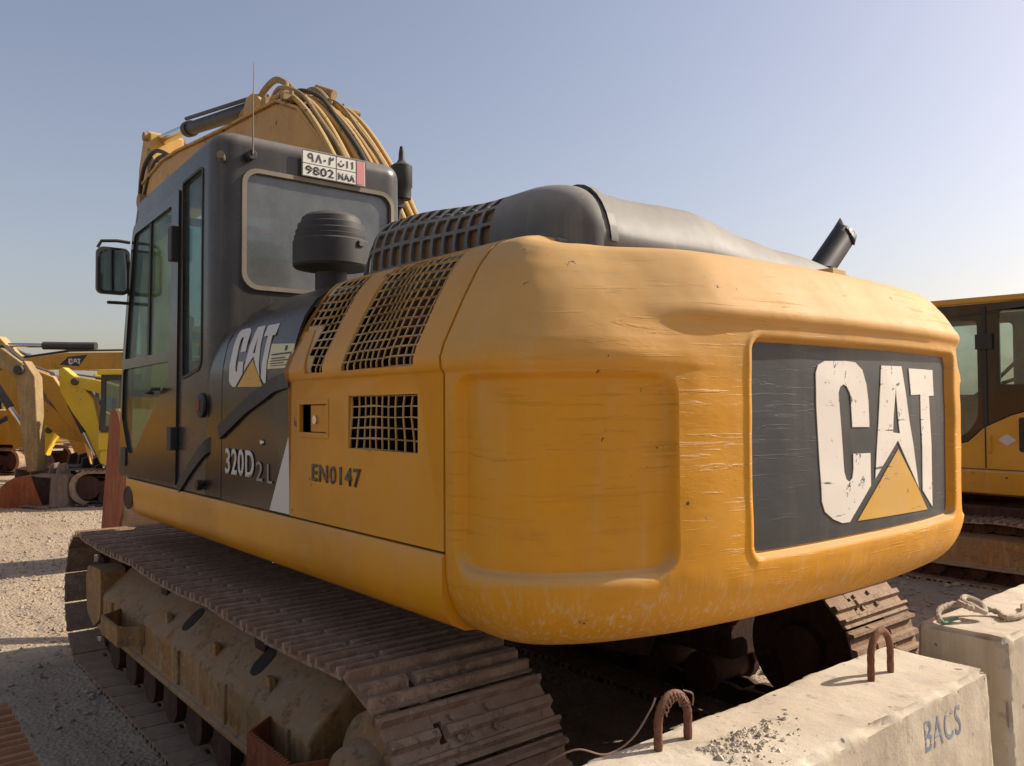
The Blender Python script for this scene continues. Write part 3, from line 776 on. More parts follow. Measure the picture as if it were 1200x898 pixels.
mb = MB(); sheet(mb, rrect(sx(1.29), sx(1.18), 1.31, 1.42, .02), [], cab_pt, .02, .012); mb.build('door_handle', M['rubber'], cdoor, .003)
mb = MB(); mb.tube([(.62, 1.36, 1.74), (.62, 1.40, 1.745), (.50, 1.40, 1.76), (.50, 1.36, 1.76)], .009, 8); mb.build('grab_handle', M['rubber'], cdoor)
# swoosh continued over cab side, round latch cap
mb = MB(); sw2 = [(sx(x), z) for x, z in [tuple(p) for p in catmull([(-.38, 1.545), (-.162, 1.455), (.02, 1.36), (.2, 1.25)], 6)]]
strip(sw2, .07, .05, .014, .02, cab_pt, frange(s1, s1 + .2, .02), ()); mb.build('swoosh_trim', M['rubber'], shell, smooth=50)
# filler between cab side and cabinet seam
mb = MB(); sheet(mb, [(-.378, 1.243), (-.17, 1.243), (-.17, 1.86), (-.26, 2.02), (-.378, 2.0)], [], SB, .001, .03, [], [1.77, 1.83, 1.87, 1.95]); mb.build('side_filler_panel', M['black'], shell, .002)
mb = MB(); mb.lathe([(.0, .0), (.055, .0), (.06, .004), (.058, .014), (.04, .02), (.0, .021)], (0, 0, 0), Matrix.Translation((-.135, 1.346, 1.67)) @ Matrix.Rotation(R(-90), 4, 'X'), 28)
cap = mb.build('round_latch_cap', M['rubber'], shell)
mb = MB(); mb.box(-.15, -.12, 1.365, 1.372, 1.645, 1.695); mb.build('latch_key_plate', M['rust'], cap, .004)
mb = MB(); mb.cyl((-.16, 1.35, 1.30), (-.16, 1.38, 1.30), .016, 12); mb.cyl((-.13, 1.35, 1.285), (-.13, 1.375, 1.285), .022, 12); mb.build('lock_cylinder', M['black'], shell)
# bolts on the rear wall, antenna
mb = MB(); mb.cyl((CXR + .02, 1.31, 2.84), (CXR - .035, 1.335, 2.84), .018, 14); mb.build('bolt', M['seal'], shell)
mb = MB(); mb.cyl((CXR, 1.19, 2.862), (CXR - .055, 1.19, 2.862), .024, 16); an = mb.build('antenna_mount', M['rubber'], shell, .003)
mb = MB(); mb.tube([(CXR - .06, 1.19, 2.862), (CXR - .06, 1.19, 3.05), (CXR - .063, 1.188, 3.30)], [.005, .003, .0018], 6); mb.build('antenna_rod', M['seal'], an)
mb = MB()
for y, z in ((.75, 2.21), (1.15, 2.2)): pass
# licence plate
def plt(u, v_, off):         # plate plane, u along -y, v up
    return Vector((CXR - .026 - off, .925 - u, 2.815 + v_ - (0)))
mb = MB(); sheet(mb, rrect(0, .36, -.0, .135, .006), [], plt, 0, .004); lp = mb.build('licence_plate', M['plate'], shell, .0)
mb = MB(); sheet(mb, [(.305, .008), (.348, .008), (.348, .127), (.305, .127)], [], plt, .0015, .001); mb.build('plate_strip', M['pink'], lp)
mb = MB()
for a in ((.004, .356, .001, .004), (.004, .356, .131, .134), (.004, .303, .066, .068)): sheet(mb, [(a[0], a[2]), (a[1], a[2]), (a[1], a[3]), (a[0], a[3])], [], plt, .0015, .001)
for a in ((.001, .004), (.356, .359), (.188, .190), (.302, .304)): sheet(mb, [(a[0], .004), (a[1], .004), (a[1], .131), (a[0], .131)], [], plt, .0017, .001)
mb.build('plate_border', M['ink'], lp)
text_on('plate_text', '9802', 'ink', lp, plt, .02, .175, .014, .056, .012, .002, 1.05)
text_on('plate_text', 'NAA', 'ink', lp, plt, .20, .293, .014, .050, .012, .002, 1.15)
# Arabic numerals and letters, drawn as strokes
mb = MB()
def stroke(pts, w=.0035):
    for a, b in zip(pts, pts[1:]):
        a = Vector(a); b = Vector(b); d = (b - a).normalized() * w * .4; n_ = Vector((-d.y, d.x)).normalized() * w
        q = [a - d + n_, b + d + n_, b + d - n_, a - d - n_]; sheet(mb, [tuple(p) for p in q], [], plt, .0022 + random.random() * .0006, .001)
def circ(cx, cy, r, a0=0, a1=360, n=12): return [(cx + r * math.cos(R(a0 + (a1 - a0) * k / n)), cy + r * math.sin(R(a0 + (a1 - a0) * k / n))) for k in range(n + 1)]
stroke(circ(.045, .107, .011)); stroke([(.056, .107), (.056, .095), (.060, .08)])
stroke([(.076, .08), (.090, .118), (.104, .08)])
stroke([(.121, .096), (.127, .096)], .005)
stroke([(.150, .08), (.153, .118), (.157, .107), (.167, .107), (.172, .118)])
stroke(circ(.215, .098, .014, 180, 360)); stroke([(.213, .110), (.216, .110)], .004)
stroke([(.25, .082), (.25, .116)]); stroke([(.28, .082), (.28, .116), (.275, .11)])
mb.build('plate_text', M['ink'], lp, smooth=0)

# cab interior
mb = MB(); mb.box(-.1, 1.2, CY0 + .05, CY1 - .05, 1.28, 1.33); mb.box(-.22, 1.0, CY0 + .04, .45, 1.33, 1.75); mb.box(-.2, 0.0, .5, 1.2, 1.33, 1.62)
mb.build('cab_floor', M['black'], shell, .01)
mb = MB(); mb.prism(round_poly([(.1, 1.70), (.65, 1.72), (.65, 1.84), (.2, 1.84)], .03), .58, 1.06)
seat = mb.build('seat', M['rubber'], shell, .03)
mb = MB(); mb.prism(round_poly([(.02, 1.80), (.16, 1.82), (.05, 2.45), (-.06, 2.43)], .04), .60, 1.04); mb.prism(round_poly([(-.03, 2.48), (.05, 2.5), (.02, 2.68), (-.06, 2.66)], .03), .70, .94); mb.build('seat_back', M['rubber'], seat, .03)
mb = MB(); mb.box(.12, .75, 1.10, 1.18, 1.7, 1.92); mb.box(.12, .75, .46, .54, 1.7, 1.92); mb.cyl((.68, 1.14, 1.9), (.72, 1.14, 2.12), .012, 8); mb.cyl((.68, .5, 1.9), (.72, .5, 2.12), .012, 8)
mb.lathe([(0, 0), (.025, 0), (.03, .08), (0, .1)], (.72, 1.14, 2.1)); mb.lathe([(0, 0), (.025, 0), (.03, .08), (0, .1)], (.72, .5, 2.1)); mb.build('control_console', M['rubber'], seat, .01)
# windscreen frame
mb = MB()
def fpt(y, z): return Vector((interp([(z_, x_) for x_, z_ in front], z), y, z - (interp([(z_, x_) for x_, z_ in front], z) - CXR) * .054 * max(0, min(1, (z - 2.3) / .5))))
for y in (CY0 + .03, CY1 - .03): mb.tube([fpt(y, z) - Vector((.03, 0, 0)) for z in (1.26, 1.5, 1.9, 2.35, 2.78, 2.9)], .032, 8)
for z in (1.27, 1.75, 2.88): mb.tube([fpt(CY0 + .02, z) - Vector((.03, 0, 0)), fpt(CY1 - .02, z) - Vector((.03, 0, 0))], .026, 8)
mb.build('windscreen_frame', M['black'], shell)
mb = MB(); vs = [fpt(y, z) - Vector((.03, 0, 0)) for z in (1.3, 1.5, 1.9, 2.35, 2.78, 2.86) for y in (CY0 + .05, CY1 - .05)]
mb.add(vs, [(2 * i, 2 * i + 1, 2 * i + 3, 2 * i + 2) for i in range(5)]); ws = mb.build('windscreen', M['glass'], shell); sm = ws.modifiers.new('s', 'SOLIDIFY'); sm.thickness = .005
# mirror
mb = MB(); mb.tube([(1.24, 1.35, 2.30), (1.24, 1.40, 2.30), (1.21, 1.46, 2.295)], .010, 8)
mb.tube([(1.16, 1.35, 2.66), (1.17, 1.42, 2.665), (1.2, 1.50, 2.66), (1.2, 1.52, 2.62)], .010, 8)
arm = mb.build('mirror_arm', M['rubber'], shell)
mb = MB(); sheet(mb, rrect(1.345, 1.525, 2.345, 2.625, .035), [], lambda y, z, o: Vector((1.20 - o, y, z)), .02, .05); mi = mb.build('mirror', M['rubber'], arm, .012)
mb = MB(); sheet(mb, rrect(1.362, 1.508, 2.362, 2.608, .03), [], lambda y, z, o: Vector((1.20 - o, y, z)), .0225, .003); mb.build('mirror_glass', M['mirror'], mi)
# work lamp / beacon on the cab's right rear
mb = MB(); mb.lathe([(.0, 3.17), (.01, 3.165), (.016, 3.13), (.018, 3.09), (.03, 3.07), (.062, 3.05), (.062, 2.93), (.055, 2.92), (.055, 2.86), (.0, 2.855)], (-.09, .205, -.005), None, 20)
bc = mb.build('beacon', M['rubber'], shell)
mb = MB(); mb.box(-.11, -.07, .20, .32, 2.80, 2.86); mb.tube([(-.09, .21, 2.85), (-.09, .23, 2.72), (-.09, .28, 2.66)], .012, 8); mb.build('beacon_bracket', M['rubber'], bc, .004)

# ------------------------------------------------------------------ boom, stick, bucket of the main machine
BY0, BY1 = -.30, .20
boom = [(-.02, 1.62), (.12, 1.50), (.38, 1.58), (.9, 2.35), (1.35, 2.95), (1.75, 3.33), (2.3, 3.5), (3.4, 3.62), (4.6, 3.72), (5.25, 3.74), (5.45, 3.92), (5.3, 4.10), (4.6, 4.19), (4.1, 4.17), (3.3, 4.09), (2.75, 4.04), (2.2, 4.0), (1.72, 3.96), (1.35, 3.80), (1.0, 3.50), (.62, 3.08), (.32, 2.62), (.05, 2.2)]
mb = MB(); mb.prism(boom, BY0 + .02, BY1 - .02)
bo = mb.build('boom', M['yel_boom'], EX, .02)
mb = MB()
edge_t = boom[11:] ; 
for a, b in zip(edge_t, edge_t[1:]):
    a = Vector((a[0], a[1])); b = Vector((b[0], b[1])); d = (b - a).normalized(); n_ = Vector((-d.y, d.x)) * -1
    for off_ in (0,):
        q = [a, b, b + n_ * .02, a + n_ * .02]; mb.prism([tuple(p) for p in q], BY0, BY1)
mb.build('boom_flange', M['yel_boom'], bo)
# stiffener line and nameplate on the boom flank
mb = MB(); mb.tube([tuple((x, BY1 - .02, z)) for x, z in ((.95, 2.85), (1.2, 3.2), (1.45, 3.5), (1.8, 3.62), (2.2, 3.6))], .012, 6); mb.build('boom_flank_hose', M['rubber'], bo)
# hard pipes over the boom's back
mb = MB()
back = [(.25, 2.45), (.42, 2.72), (.70, 3.12), (1.04, 3.50), (1.34, 3.76), (1.62, 3.93), (1.9, 3.99)]
for i, y in enumerate((.17, .095, .02, -.055, -.13, -.205, -.28)):
    path = []
    for k, (x, z) in enumerate(back):
        path.append((x - .04, y + .02 * math.sin(k * .8 + i), z + .05 + (.02 if i % 2 else 0)))
    mb2 = MB(); mb2.tube([tuple(p) for p in catmull(path, 5)], .021, 10); mb2.build('hydraulic_pipe', M['pipe'] if 'pipe' in M else M['yel_boom'], bo)
for x, z in ((1.50, 3.84), (.50, 2.80)):
    mb = MB(); mb.box(x - .03, x + .03, BY0 - .05, BY1 + .04, z + .06, z + .10)
    for y in (.165, .06, -.045, -.15, -.255): mb.cyl((x, y, z + .05), (x, y, z + .14), .016, 8)
    mb.build('pipe_clamp', M['dirtarm'], bo)
mb = MB(); mb.cyl((1.52, BY0 - .10, 3.94), (1.52, BY0 + .02, 3.94), .03, 12)
mb.build('hose_fitting', M['dirtarm'], bo)
# big looping hose at the bend
mb = MB(); mb.tube([tuple(p) for p in catmull([(2.62, .12, 4.06), (2.58, .10, 4.15), (2.40, .08, 4.16), (2.2, .07, 4.24), (2.0, .06, 4.25), (1.78, .04, 4.12), (1.55, .02, 3.90)], 7)], .026, 10)
mb.tube([tuple(p) for p in catmull([(2.3, -.1, 4.0), (2.1, -.12, 4.08), (1.95, -.14, 4.16), (1.75, -.16, 4.14), (1.5, -.18, 3.92)], 7)], .026, 10)
mb.build('boom_hose', M['pipe'] if 'pipe' in M else M['dirtarm'], bo)
mb = MB(); mb.cyl((1.80, -.18, 4.17), (1.66, -.26, 4.10), .04, 14); mb.build('hose_fitting', M['dirtarm'], bo)
for i_, (y_, h_) in enumerate(((.13, .035), (-.02, .05), (-.17, .03))):
    mb = MB(); mb.tube([tuple(p) for p in catmull([(2.0 - .1 * i_, y_, 4.02), (1.75, y_ + .02, 4.05 + h_), (1.45, y_ - .02, 3.92 + h_), (1.1, y_ + .01, 3.64 + h_), (.75, y_, 3.28 + h_), (.45, y_ + .02, 2.84 + h_)], 6)], .016, 8); mb.build('boom_hose', M['rubber'] if i_ == 1 else M['dirtarm'], bo)
for i_, x_ in enumerate((2.35, 2.05, 1.72, 3.0)):
    mb = MB(); mb.box(x_ - .04, x_ + .04, -.2, .16, 4.0 + .03 * (i_ == 1), 4.06 + .04 * (i_ % 2)); mb.cyl((x_, .1, 4.04), (x_ + .03, .1, 4.14), .022, 8); mb.build('hose_clamp', M['dirtarm'], bo, .006)
# boom cylinders
for y in (.42, -.52):
    mb = MB(); mb.cyl((1.75, y, 1.25), (2.15, y, 2.15), .09, 18); cy = mb.build('boom_cylinder', M['black'], EX)
    mb = MB(); mb.cyl((2.1, y, 2.05), (2.62, y, 3.6), .05, 16); mb.build('cylinder_rod', M['steel'], cy)
mb = MB(); mb.cyl((2.62, -.56, 3.62), (2.62, .46, 3.62), .06, 14); mb.box(1.2, 1.9, -.62, -.42, 1.1, 1.35); mb.box(1.2, 1.9, .30, .50, 1.1, 1.35); mb.build('boom_pin_bracket', M['yel_boom'], bo)
# stick cylinder on top
mb = MB(); mb.cyl((2.45, 0, 4.19), (4.30, 0, 4.49), .064, 20); mb.cyl((4.25, 0, 4.482), (4.36, 0, 4.50), .08, 20)
mb.tube([(2.6, .07, 4.27), (4.2, .07, 4.55), (4.28, .04, 4.58)], .018, 8)
sc_ = mb.build('stick_cylinder', M['rubber'], EX)
mb = MB(); mb.cyl((4.3, 0, 4.50), (5.32, 0, 4.63), .055, 18); mb.build('cylinder_rod', M['steel'], sc_)
mb = MB(); mb.prism([(2.1, 4.08), (2.55, 4.06), (2.45, 4.22), (2.3, 4.22)], -.14, -.10); mb.prism([(2.1, 4.08), (2.55, 4.06), (2.45, 4.22), (2.3, 4.22)], .10, .14); mb.build('cylinder_bracket', M['yel_boom'], bo, .006)
# stick
stick = [(5.20, 4.66), (5.34, 4.72), (5.46, 4.66), (5.62, 4.35), (5.70, 3.95), (5.62, 3.2), (5.50, 2.2), (5.42, 1.62), (5.22, 1.60), (5.10, 2.1), (5.02, 3.0), (4.98, 3.72), (5.08, 4.1), (5.16, 4.3)]
mb = MB(); mb.prism(stick, -.22, .14); st = mb.build('stick', M['yel_boom'], EX, .015)
mb = MB(); mb.cyl((5.27, -.26, 4.63), (5.27, .19, 4.63), .05, 14); mb.cyl((5.22, -.3, 3.9), (5.22, .25, 3.9), .075, 18); mb.prism([(4.86, 4.22), (5.2, 4.2), (5.25, 4.5), (5.12, 4.42)], .10, .16); mb.build('pin', M['dirtarm'], st, .004)
mb = MB(); mb.tube([tuple(p) for p in catmull([(4.5, .1, 4.22), (4.9, .16, 4.38), (5.2, .2, 4.25), (5.42, .18, 3.9), (5.45, .16, 3.3)], 6)], .022, 8)
mb.tube([tuple(p) for p in catmull([(4.4, .05, 4.22), (4.85, .14, 4.30), (5.1, .18, 4.1), (5.3, .18, 3.8), (5.35, .16, 3.3)], 6)], .022, 8); mb.build('stick_hose', M['rubber'], st)
mb = MB(); mb.cyl((5.72, -.04, 4.2), (5.72, -.04, 2.9), .07, 16); bcy = mb.build('bucket_cylinder', M['black'], EX)
mb = MB(); mb.cyl((5.72, -.04, 2.9), (5.66, -.04, 2.0), .045, 12); mb.build('cylinder_rod', M['steel'], bcy)
def bucket(par, prof, y0, y1, mat, teeth=True, th=.03, inner=None, edge=None, lip=None):
    """shell following prof (open mouth between last and first point) with two cheek plates"""
    mb = MB(); n = len(prof); c = Vector((sum(p[0] for p in prof) / n, sum(p[1] for p in prof) / n))
    inn = [tuple(Vector(p) + (c - Vector(p)).normalized() * th) for p in prof]
    mb.prism(list(prof) + inn[::-1], y0, y1); sh = mb.build('bucket', mat, par, .006)
    for y in (y0, y1 - th):
        mb = MB(); mb.prism(prof, y - .004, y + th + .004); mb.build('bucket_cheek', edge or mat, sh, .006)
    if teeth:
        a = Vector(prof[-1]); b = Vector(prof[-2]); d = (a - b).normalized(); nn = Vector((-d.y, d.x)) * .03
        for k in range(5):
            y = y0 + (y1 - y0) * (k + .5) / 5; mb = MB()
            mb.prism([tuple(a + nn), tuple(a - nn), tuple(a + d * .18)], y - .035, y + .035); mb.build('bucket_tooth', lip or mat, sh, .004)
    return sh
bprof = catmull([(5.42, 1.66), (5.15, 1.62), (4.95, 1.35), (4.88, .95), (4.98, .55), (5.22, .28), (5.5, .18), (5.80, .25)], 4)
bucket(EX, [tuple(p) for p in bprof], -.75, .46, M['bucketgrey'], True, .03, edge=M['rust'])
mb = MB(); mb.prism([(5.35, 1.55), (5.65, 1.55), (5.6, 2.05), (5.42, 2.05)], -.12, .06); mb.build('bucket_link', M['bucketgrey'], st, .01)

# ------------------------------------------------------------------ tracks
HWSH = .30
def shoe_prof(pitch):
    h = pitch * .985 / 2; g = .036; t_ = .010
    return [(-h, 0), (h * .93, 0), (h, .008), (h, .014), (h * .82, .012), (h * .74, g), (h * .62, g), (h * .52, t_), (.02, t_), (.012, g - .002), (-.012, g - .002), (-.02, t_), (-h * .62, t_), (-h * .72, g), (-h * .86, g), (-h * .93, t_), (-h, t_)]
def shoe_mesh(name, pitch, mat, hw=HWSH):
    mb = MB(); p = shoe_prof(pitch); h = pitch * .985 / 2
    for a_ in (-.052, .052):
        for b_ in (-.035, .028): mb.cyl((b_ * pitch / .19, a_ * 1.3, .008), (b_ * pitch / .19, a_ * 1.3, .022), .012, 6)
    mb.prism(p, -hw, -.135); mb.prism(p, -.107, hw)
    for s in (-1,):
        a, b = sorted((s * .135, s * .107))
        mb.prism([q for q in p if q[0] > .015] + [(.02, 0)][:0], a, b) if False else None
        mb.prism([(.03, 0), (h, 0), (h, .014), (h * .8, .014), (h * .74, .036), (h * .62, .036), (h * .5, .012), (.03, .012)], a, b)
        mb.prism([(-h, 0), (-.035, 0), (-.035, .012), (-h * .6, .012), (-h * .72, .036), (-h * .86, .036), (-h, .012)], a, b)
    # link pair under the shoe
    o = mb.build(name, mat, None, 0); me = o.data; bpy.data.objects.remove(o); return me
def link_mesh(name, pitch, mat):
    mb = MB(); h = pitch * .52
    for s in (-1, 1):
        mb.prism([(-h, -.03), (-h * .8, 0), (h * .8, 0), (h, -.03), (h, -.085), (h * .4, -.1), (-h * .4, -.1), (-h, -.085)], s * .075 - .02, s * .075 + .02)
    mb.cyl((-h * .9, -.11, -.055), (-h * .9, .11, -.055), .026, 10)
    o = mb.build(name, mat, None, 0); me = o.data; bpy.data.objects.remove(o); return me
def track_path(xa, xb, r, zc, sag, n):
    """closed path: bottom run, idler, sagging top run, sprocket -> n frames (pos x,z, tangent angle)"""
    pts = []
    N = 400
    for k in range(N): pts.append((xb + (xa - xb) * k / N, zc - r))                 # bottom xb->xa (rear to front)
    for k in range(N // 2): a = -90 + 180 * k / (N // 2); pts.append((xa + r * math.cos(R(a)), zc + r * math.sin(R(a))))
    for k in range(N):
        t = k / N; x = xa + (xb - xa) * t
        s = -sag * (abs(math.sin(math.pi * 3 * t)) ** .8) * (1.25 if .33 < t < .67 else 1); pts.append((x, zc + r + s))
    for k in range(N // 2): a = 90 + 180 * k / (N // 2); pts.append((xb + r * math.cos(R(a)), zc + r * math.sin(R(a))))
    Lc = [0.]; m = len(pts)
    for i in range(m): Lc.append(Lc[-1] + math.dist(pts[i], pts[(i + 1) % m]))
    T = Lc[-1]; o = []; j = 0
    for k in range(n):
        s = T * (k + .35) / n
        while Lc[j + 1] < s: j += 1
        t = (s - Lc[j]) / (Lc[j + 1] - Lc[j]); a = pts[j]; b = pts[(j + 1) % m]
        x, z = a[0] + (b[0] - a[0]) * t, a[1] + (b[1] - a[1]) * t
        i0, i1 = (j - 12) % m, (j + 12) % m; ang = math.atan2(pts[i1][1] - pts[i0][1], pts[i1][0] - pts[i0][0]); o.append((x, z, ang))
    return o, T / n
TP, PITCH = track_path(1.79, -1.79, .398, .424, .016, 49)
SHOE = shoe_mesh('track_shoe', PITCH, M['track']); LINK = link_mesh('chain_link', PITCH, M['under'])
SHOE2 = shoe_mesh('track_shoe_rusty', PITCH, M['rust'])
def put_track(par, yc, tp, shoe, linkm, x0=None, x1=None, base=(0, 0), jitter=1.):
    mb = MB()
    chain_v = []
    tmp = MB()
    for x, z, a in tp:                              # chain links joined: hidden mostly
        if x0 is not None and not (x0 < x < x1): continue
        Mx = Matrix.Translation((x, yc, z)) @ Matrix.Rotation(-a, 4, 'Y') @ Matrix.Scale(-1, 4, (0, 0, 1))
        tmp.add([Mx @ q.co for q in linkm.vertices], [tuple(reversed(p.vertices)) for p in linkm.polygons])
    ch = tmp.build('track_chain', M['under'], par, smooth=0)
    for x, z, a in tp:
        if x0 is not None and not (x0 < x < x1): continue
        o = bpy.data.objects.new('track_shoe', shoe)
        o.matrix_local = Matrix.Translation((x, yc + random.uniform(-.003, .003) * jitter, z)) @ Matrix.Rotation(-a + R(random.uniform(-.8, .8)) * jitter, 4, 'Y') @ Matrix.Rotation(math.pi, 4, 'X')
        link(o, ch)
    return ch
YT = 1.19
for sg in (1, -1):
    put_track(EX, sg * YT, TP, SHOE, LINK)
    # side frame
    yo = lambda d: sg * (YT + d)
    prof = [(yo(-.2), .62), (yo(.05), .655), (yo(.075), .645), (yo(.20), .535), (yo(.232), .50), (yo(.232), .335), (yo(.262), .325), (yo(.262), .300), (yo(.19), .30), (yo(-.2), .30)]
    if sg < 0: prof = prof[::-1]
    mb = MB(); mb.prism(prof, -1.45, 1.45, 'x'); fr = mb.build('track_frame', M['frame'] if sg > 0 else M['under'], EX, .012, 3)  # right-hand frame gets the darker material in place of shade under the machine
    mb = MB(); mb.prism([(x, z) for x, z in round_poly([(1.44, .36), (1.44, .66), (1.78, .64), (1.84, .56), (1.80, .34), (1.62, .27)], .05)], *sorted((yo(.10), yo(.245)))); mb.build('idler_guard', M['rustf'] if 'rustf' in M else M['frame'], fr, .015, 3)
    # idler and sprocket
    for xx, rr in ((1.79, .30), (-1.79, .30)):
        mb = MB(); Mx = Matrix.Translation((xx, sg * YT, .415)) @ Matrix.Rotation(R(90), 4, 'X')
        mb.lathe([(.001, -.11), (.12, -.11), (.13, -.06), (rr - .05, -.05), (rr, -.06), (rr, .06), (rr - .05, .05), (.13, .06), (.12, .11), (.001, .11)], (0, 0, 0), Mx, 36)
        mb.build('idler' if xx > 0 else 'sprocket', M['under'], fr)
    # final drive bulge at the rear end, outside
    mb = MB(); Mx = Matrix.Translation((-1.79, sg * (YT + .09), .415)) @ Matrix.Rotation(R(-90 * sg), 4, 'X')
    mb.lathe([(.001, .19), (.13, .19), (.17, .16), (.19, .10), (.26, .06), (.27, .0), (.001, .0)], (0, 0, 0), Mx, 30); mb.build('final_drive', M['frame'] if sg > 0 else M['under'], fr)  # right-hand drive is darkened the same way, shade put into its colour
    for k in range(8):
        mb = MB(); x = -1.25 + k * .36; mb.cyl((x, sg * (YT - .19), .19), (x, sg * (YT + .19), .19), .085, 16); mb.cyl((x, sg * (YT - .2), .19), (x, sg * (YT - .15), .19), .11, 16); mb.cyl((x, sg * (YT + .15), .19), (x, sg * (YT + .2), .19), .11, 16); mb.build('bottom_roller', M['under'], fr)
    for x in (-.7, .65):
        mb = MB(); mb.cyl((x, sg * (YT - .1), .66), (x, sg * (YT + .1), .66), .06, 14); mb.build('carrier_roller', M['under'], fr)
    # oval windows in the frame's top skin, seen as dark slots
    for x in (.08, -.80):
        mb = MB()
        sl = lambda a, b, off: Vector((a, sg * (YT + b), interp([(.05, .655), (.075, .645), (.20, .535)], b) + .002 + off))
        sheet(mb, rrect(x - .05, x + .05, .075, .175, .04), [], sl, .002, .003, [], [.12])
        mb.build('frame_slot', M['dark'], fr, smooth=0)
    mb = MB(); ys = sorted((yo(.23), yo(.245)))
    for k in range(5): mb.box(-1.3 + k * .62, -1.285 + k * .62, *ys, .34, .50)
    mb.build('weld_seam', M['frame'], fr, .004)
    for x in (.28, -.42, -1.02):
        mb = MB(); yy = sorted((yo(.16), yo(.19))); mb.prism([(x, .55), (x + .06, .55), (x + .05, .60), (x + .01, .60)], *yy); mb.build('lug', M['frame'], fr, .004)
    # steps
    for (x0, x1, h) in ((-1.62, -1.12, .16), (.52, 1.02, .10)):
        mb = MB(); y0, y1 = yo(.232), yo(.36); t_ = .012
        poly = [(x0, y0), (x0 + .04, y1), (x1 - .10, y1), (x1, y0), (x1 - t_, y0), (x1 - .105, y1 - sg * t_), (x0 + .05, y1 - sg * t_), (x0 + t_, y0)]
        if sg < 0: poly = poly[::-1]
        mb.prism(poly, .50 - h, .50, 'z')
        n_ = 16
        for k in range(n_): xx = x0 + .05 + (x1 - .15 - x0) * k / n_; mb.box(xx, xx + .012, *sorted((y1 - sg * .013, y1 + sg * .001)), .499, .508)
        mb.build('step', M['rust'] if x0 < 0 else M['frame'], fr, .003)
# car body and swing bearing
mb = MB(); mb.lathe([(.001, .46), (.55, .46), (.62, .52), (.62, .86), (.58, .9), (.001, .9)], (0, 0, 0), None, 40)
for a in (35, 145, 215, 325):
    Mx = Matrix.Rotation(R(a), 4, 'Z'); mb.prism([(.3, .42), (1.35, .34), (1.35, .56), (.3, .84)], -.2, .2, 'y', Mx)
mb.build('carbody', M['under'], EX, .015)
mb = MB(); mb.lathe([(.001, .9), (.56, .9), (.60, .92), (.60, 1.04), (.001, 1.04)], (0, 0, 0), None, 48); mb.build('swing_bearing', M['under'], EX)
mb = MB()
for k in range(5): mb.tube([tuple(p) for p in catmull([(.5, -.3 + k * .08, 1.0), (.1, -.25 + k * .05, .95), (-.4, -.7 + k * .05, .82), (-1.2, -.95 + k * .04, .7)], 6)], .018, 8)
mb.build('travel_hose', M['rubber'], EX)

# ------------------------------------------------------------------ ground
mb = MB()
gx = [-400, -120, -40, -15] + frange(-8, 20, .35) + [28, 40, 70, 140, 400, 1500]
gy = [-1500, -400, -120, -40, -20] + frange(-12, 8, .35) + [14, 30, 90, 400]
for y in gy:
    for x in gx:
        near = 1 if (-8 <= x <= 20 and -12 <= y <= 8) else 0
        z = noise.noise(Vector((x * .35, y * .35, 0))) * .035 + noise.noise(Vector((x * 1.3, y * 1.3, 3))) * .012
        mb.v.append((x, y, z * near - .015))
nxg = len(gx)
mb.f = [(j * nxg + i, j * nxg + i + 1, (j + 1) * nxg + i + 1, (j + 1) * nxg + i) for j in range(len(gy) - 1) for i in range(nxg - 1)]
g = mb.build('ground', M['ground'], None, smooth=80); tag(g, 'pale sandy gravel yard', None, None, 'structure')
# loose stones (uncountable)
mb = MB(); rnd = random.Random(11)
def stone(x, y, z, r):
    p = [Vector((1, 0, 0)), Vector((-.9, .2, 0)), Vector((0, 1, .1)), Vector((.1, -1, 0)), Vector((0, .1, .8)), Vector((.1, 0, -.6))]
    a = rnd.random() * 6.28; Mx = Matrix.Rotation(a, 3, 'Z') @ Matrix.Rotation(rnd.uniform(-.5, .5), 3, 'X')
    q = [Mx @ (s * r * rnd.uniform(.7, 1.25)) + Vector((x, y, z)) for s in p]
    mb.add(q, [(0, 2, 4), (2, 1, 4), (1, 3, 4), (3, 0, 4), (2, 0, 5), (1, 2, 5), (3, 1, 5), (0, 3, 5)])
for k in range(9000):
    x = rnd.uniform(-1, 13); y = rnd.uniform(-2, 2.6) if x < 6 else rnd.uniform(-2.5, 2)
    stone(x, y, -.012 + noise.noise(Vector((x * .35, y * .35, 0))) * .035, abs(rnd.gauss(.006, .009)) + .004)
for k in range(2500):
    x = rnd.uniform(-4, 1.5); y = rnd.uniform(-5.2, -1.4); stone(x, y, -.01 + noise.noise(Vector((x * .35, y * .35, 0))) * .035, abs(rnd.gauss(.008, .012)) + .004)
gs = mb.build('gravel', M['ground'], None, smooth=0, fix=False); tag(gs, 'loose small stones scattered over the yard', 'gravel', None, 'stuff')

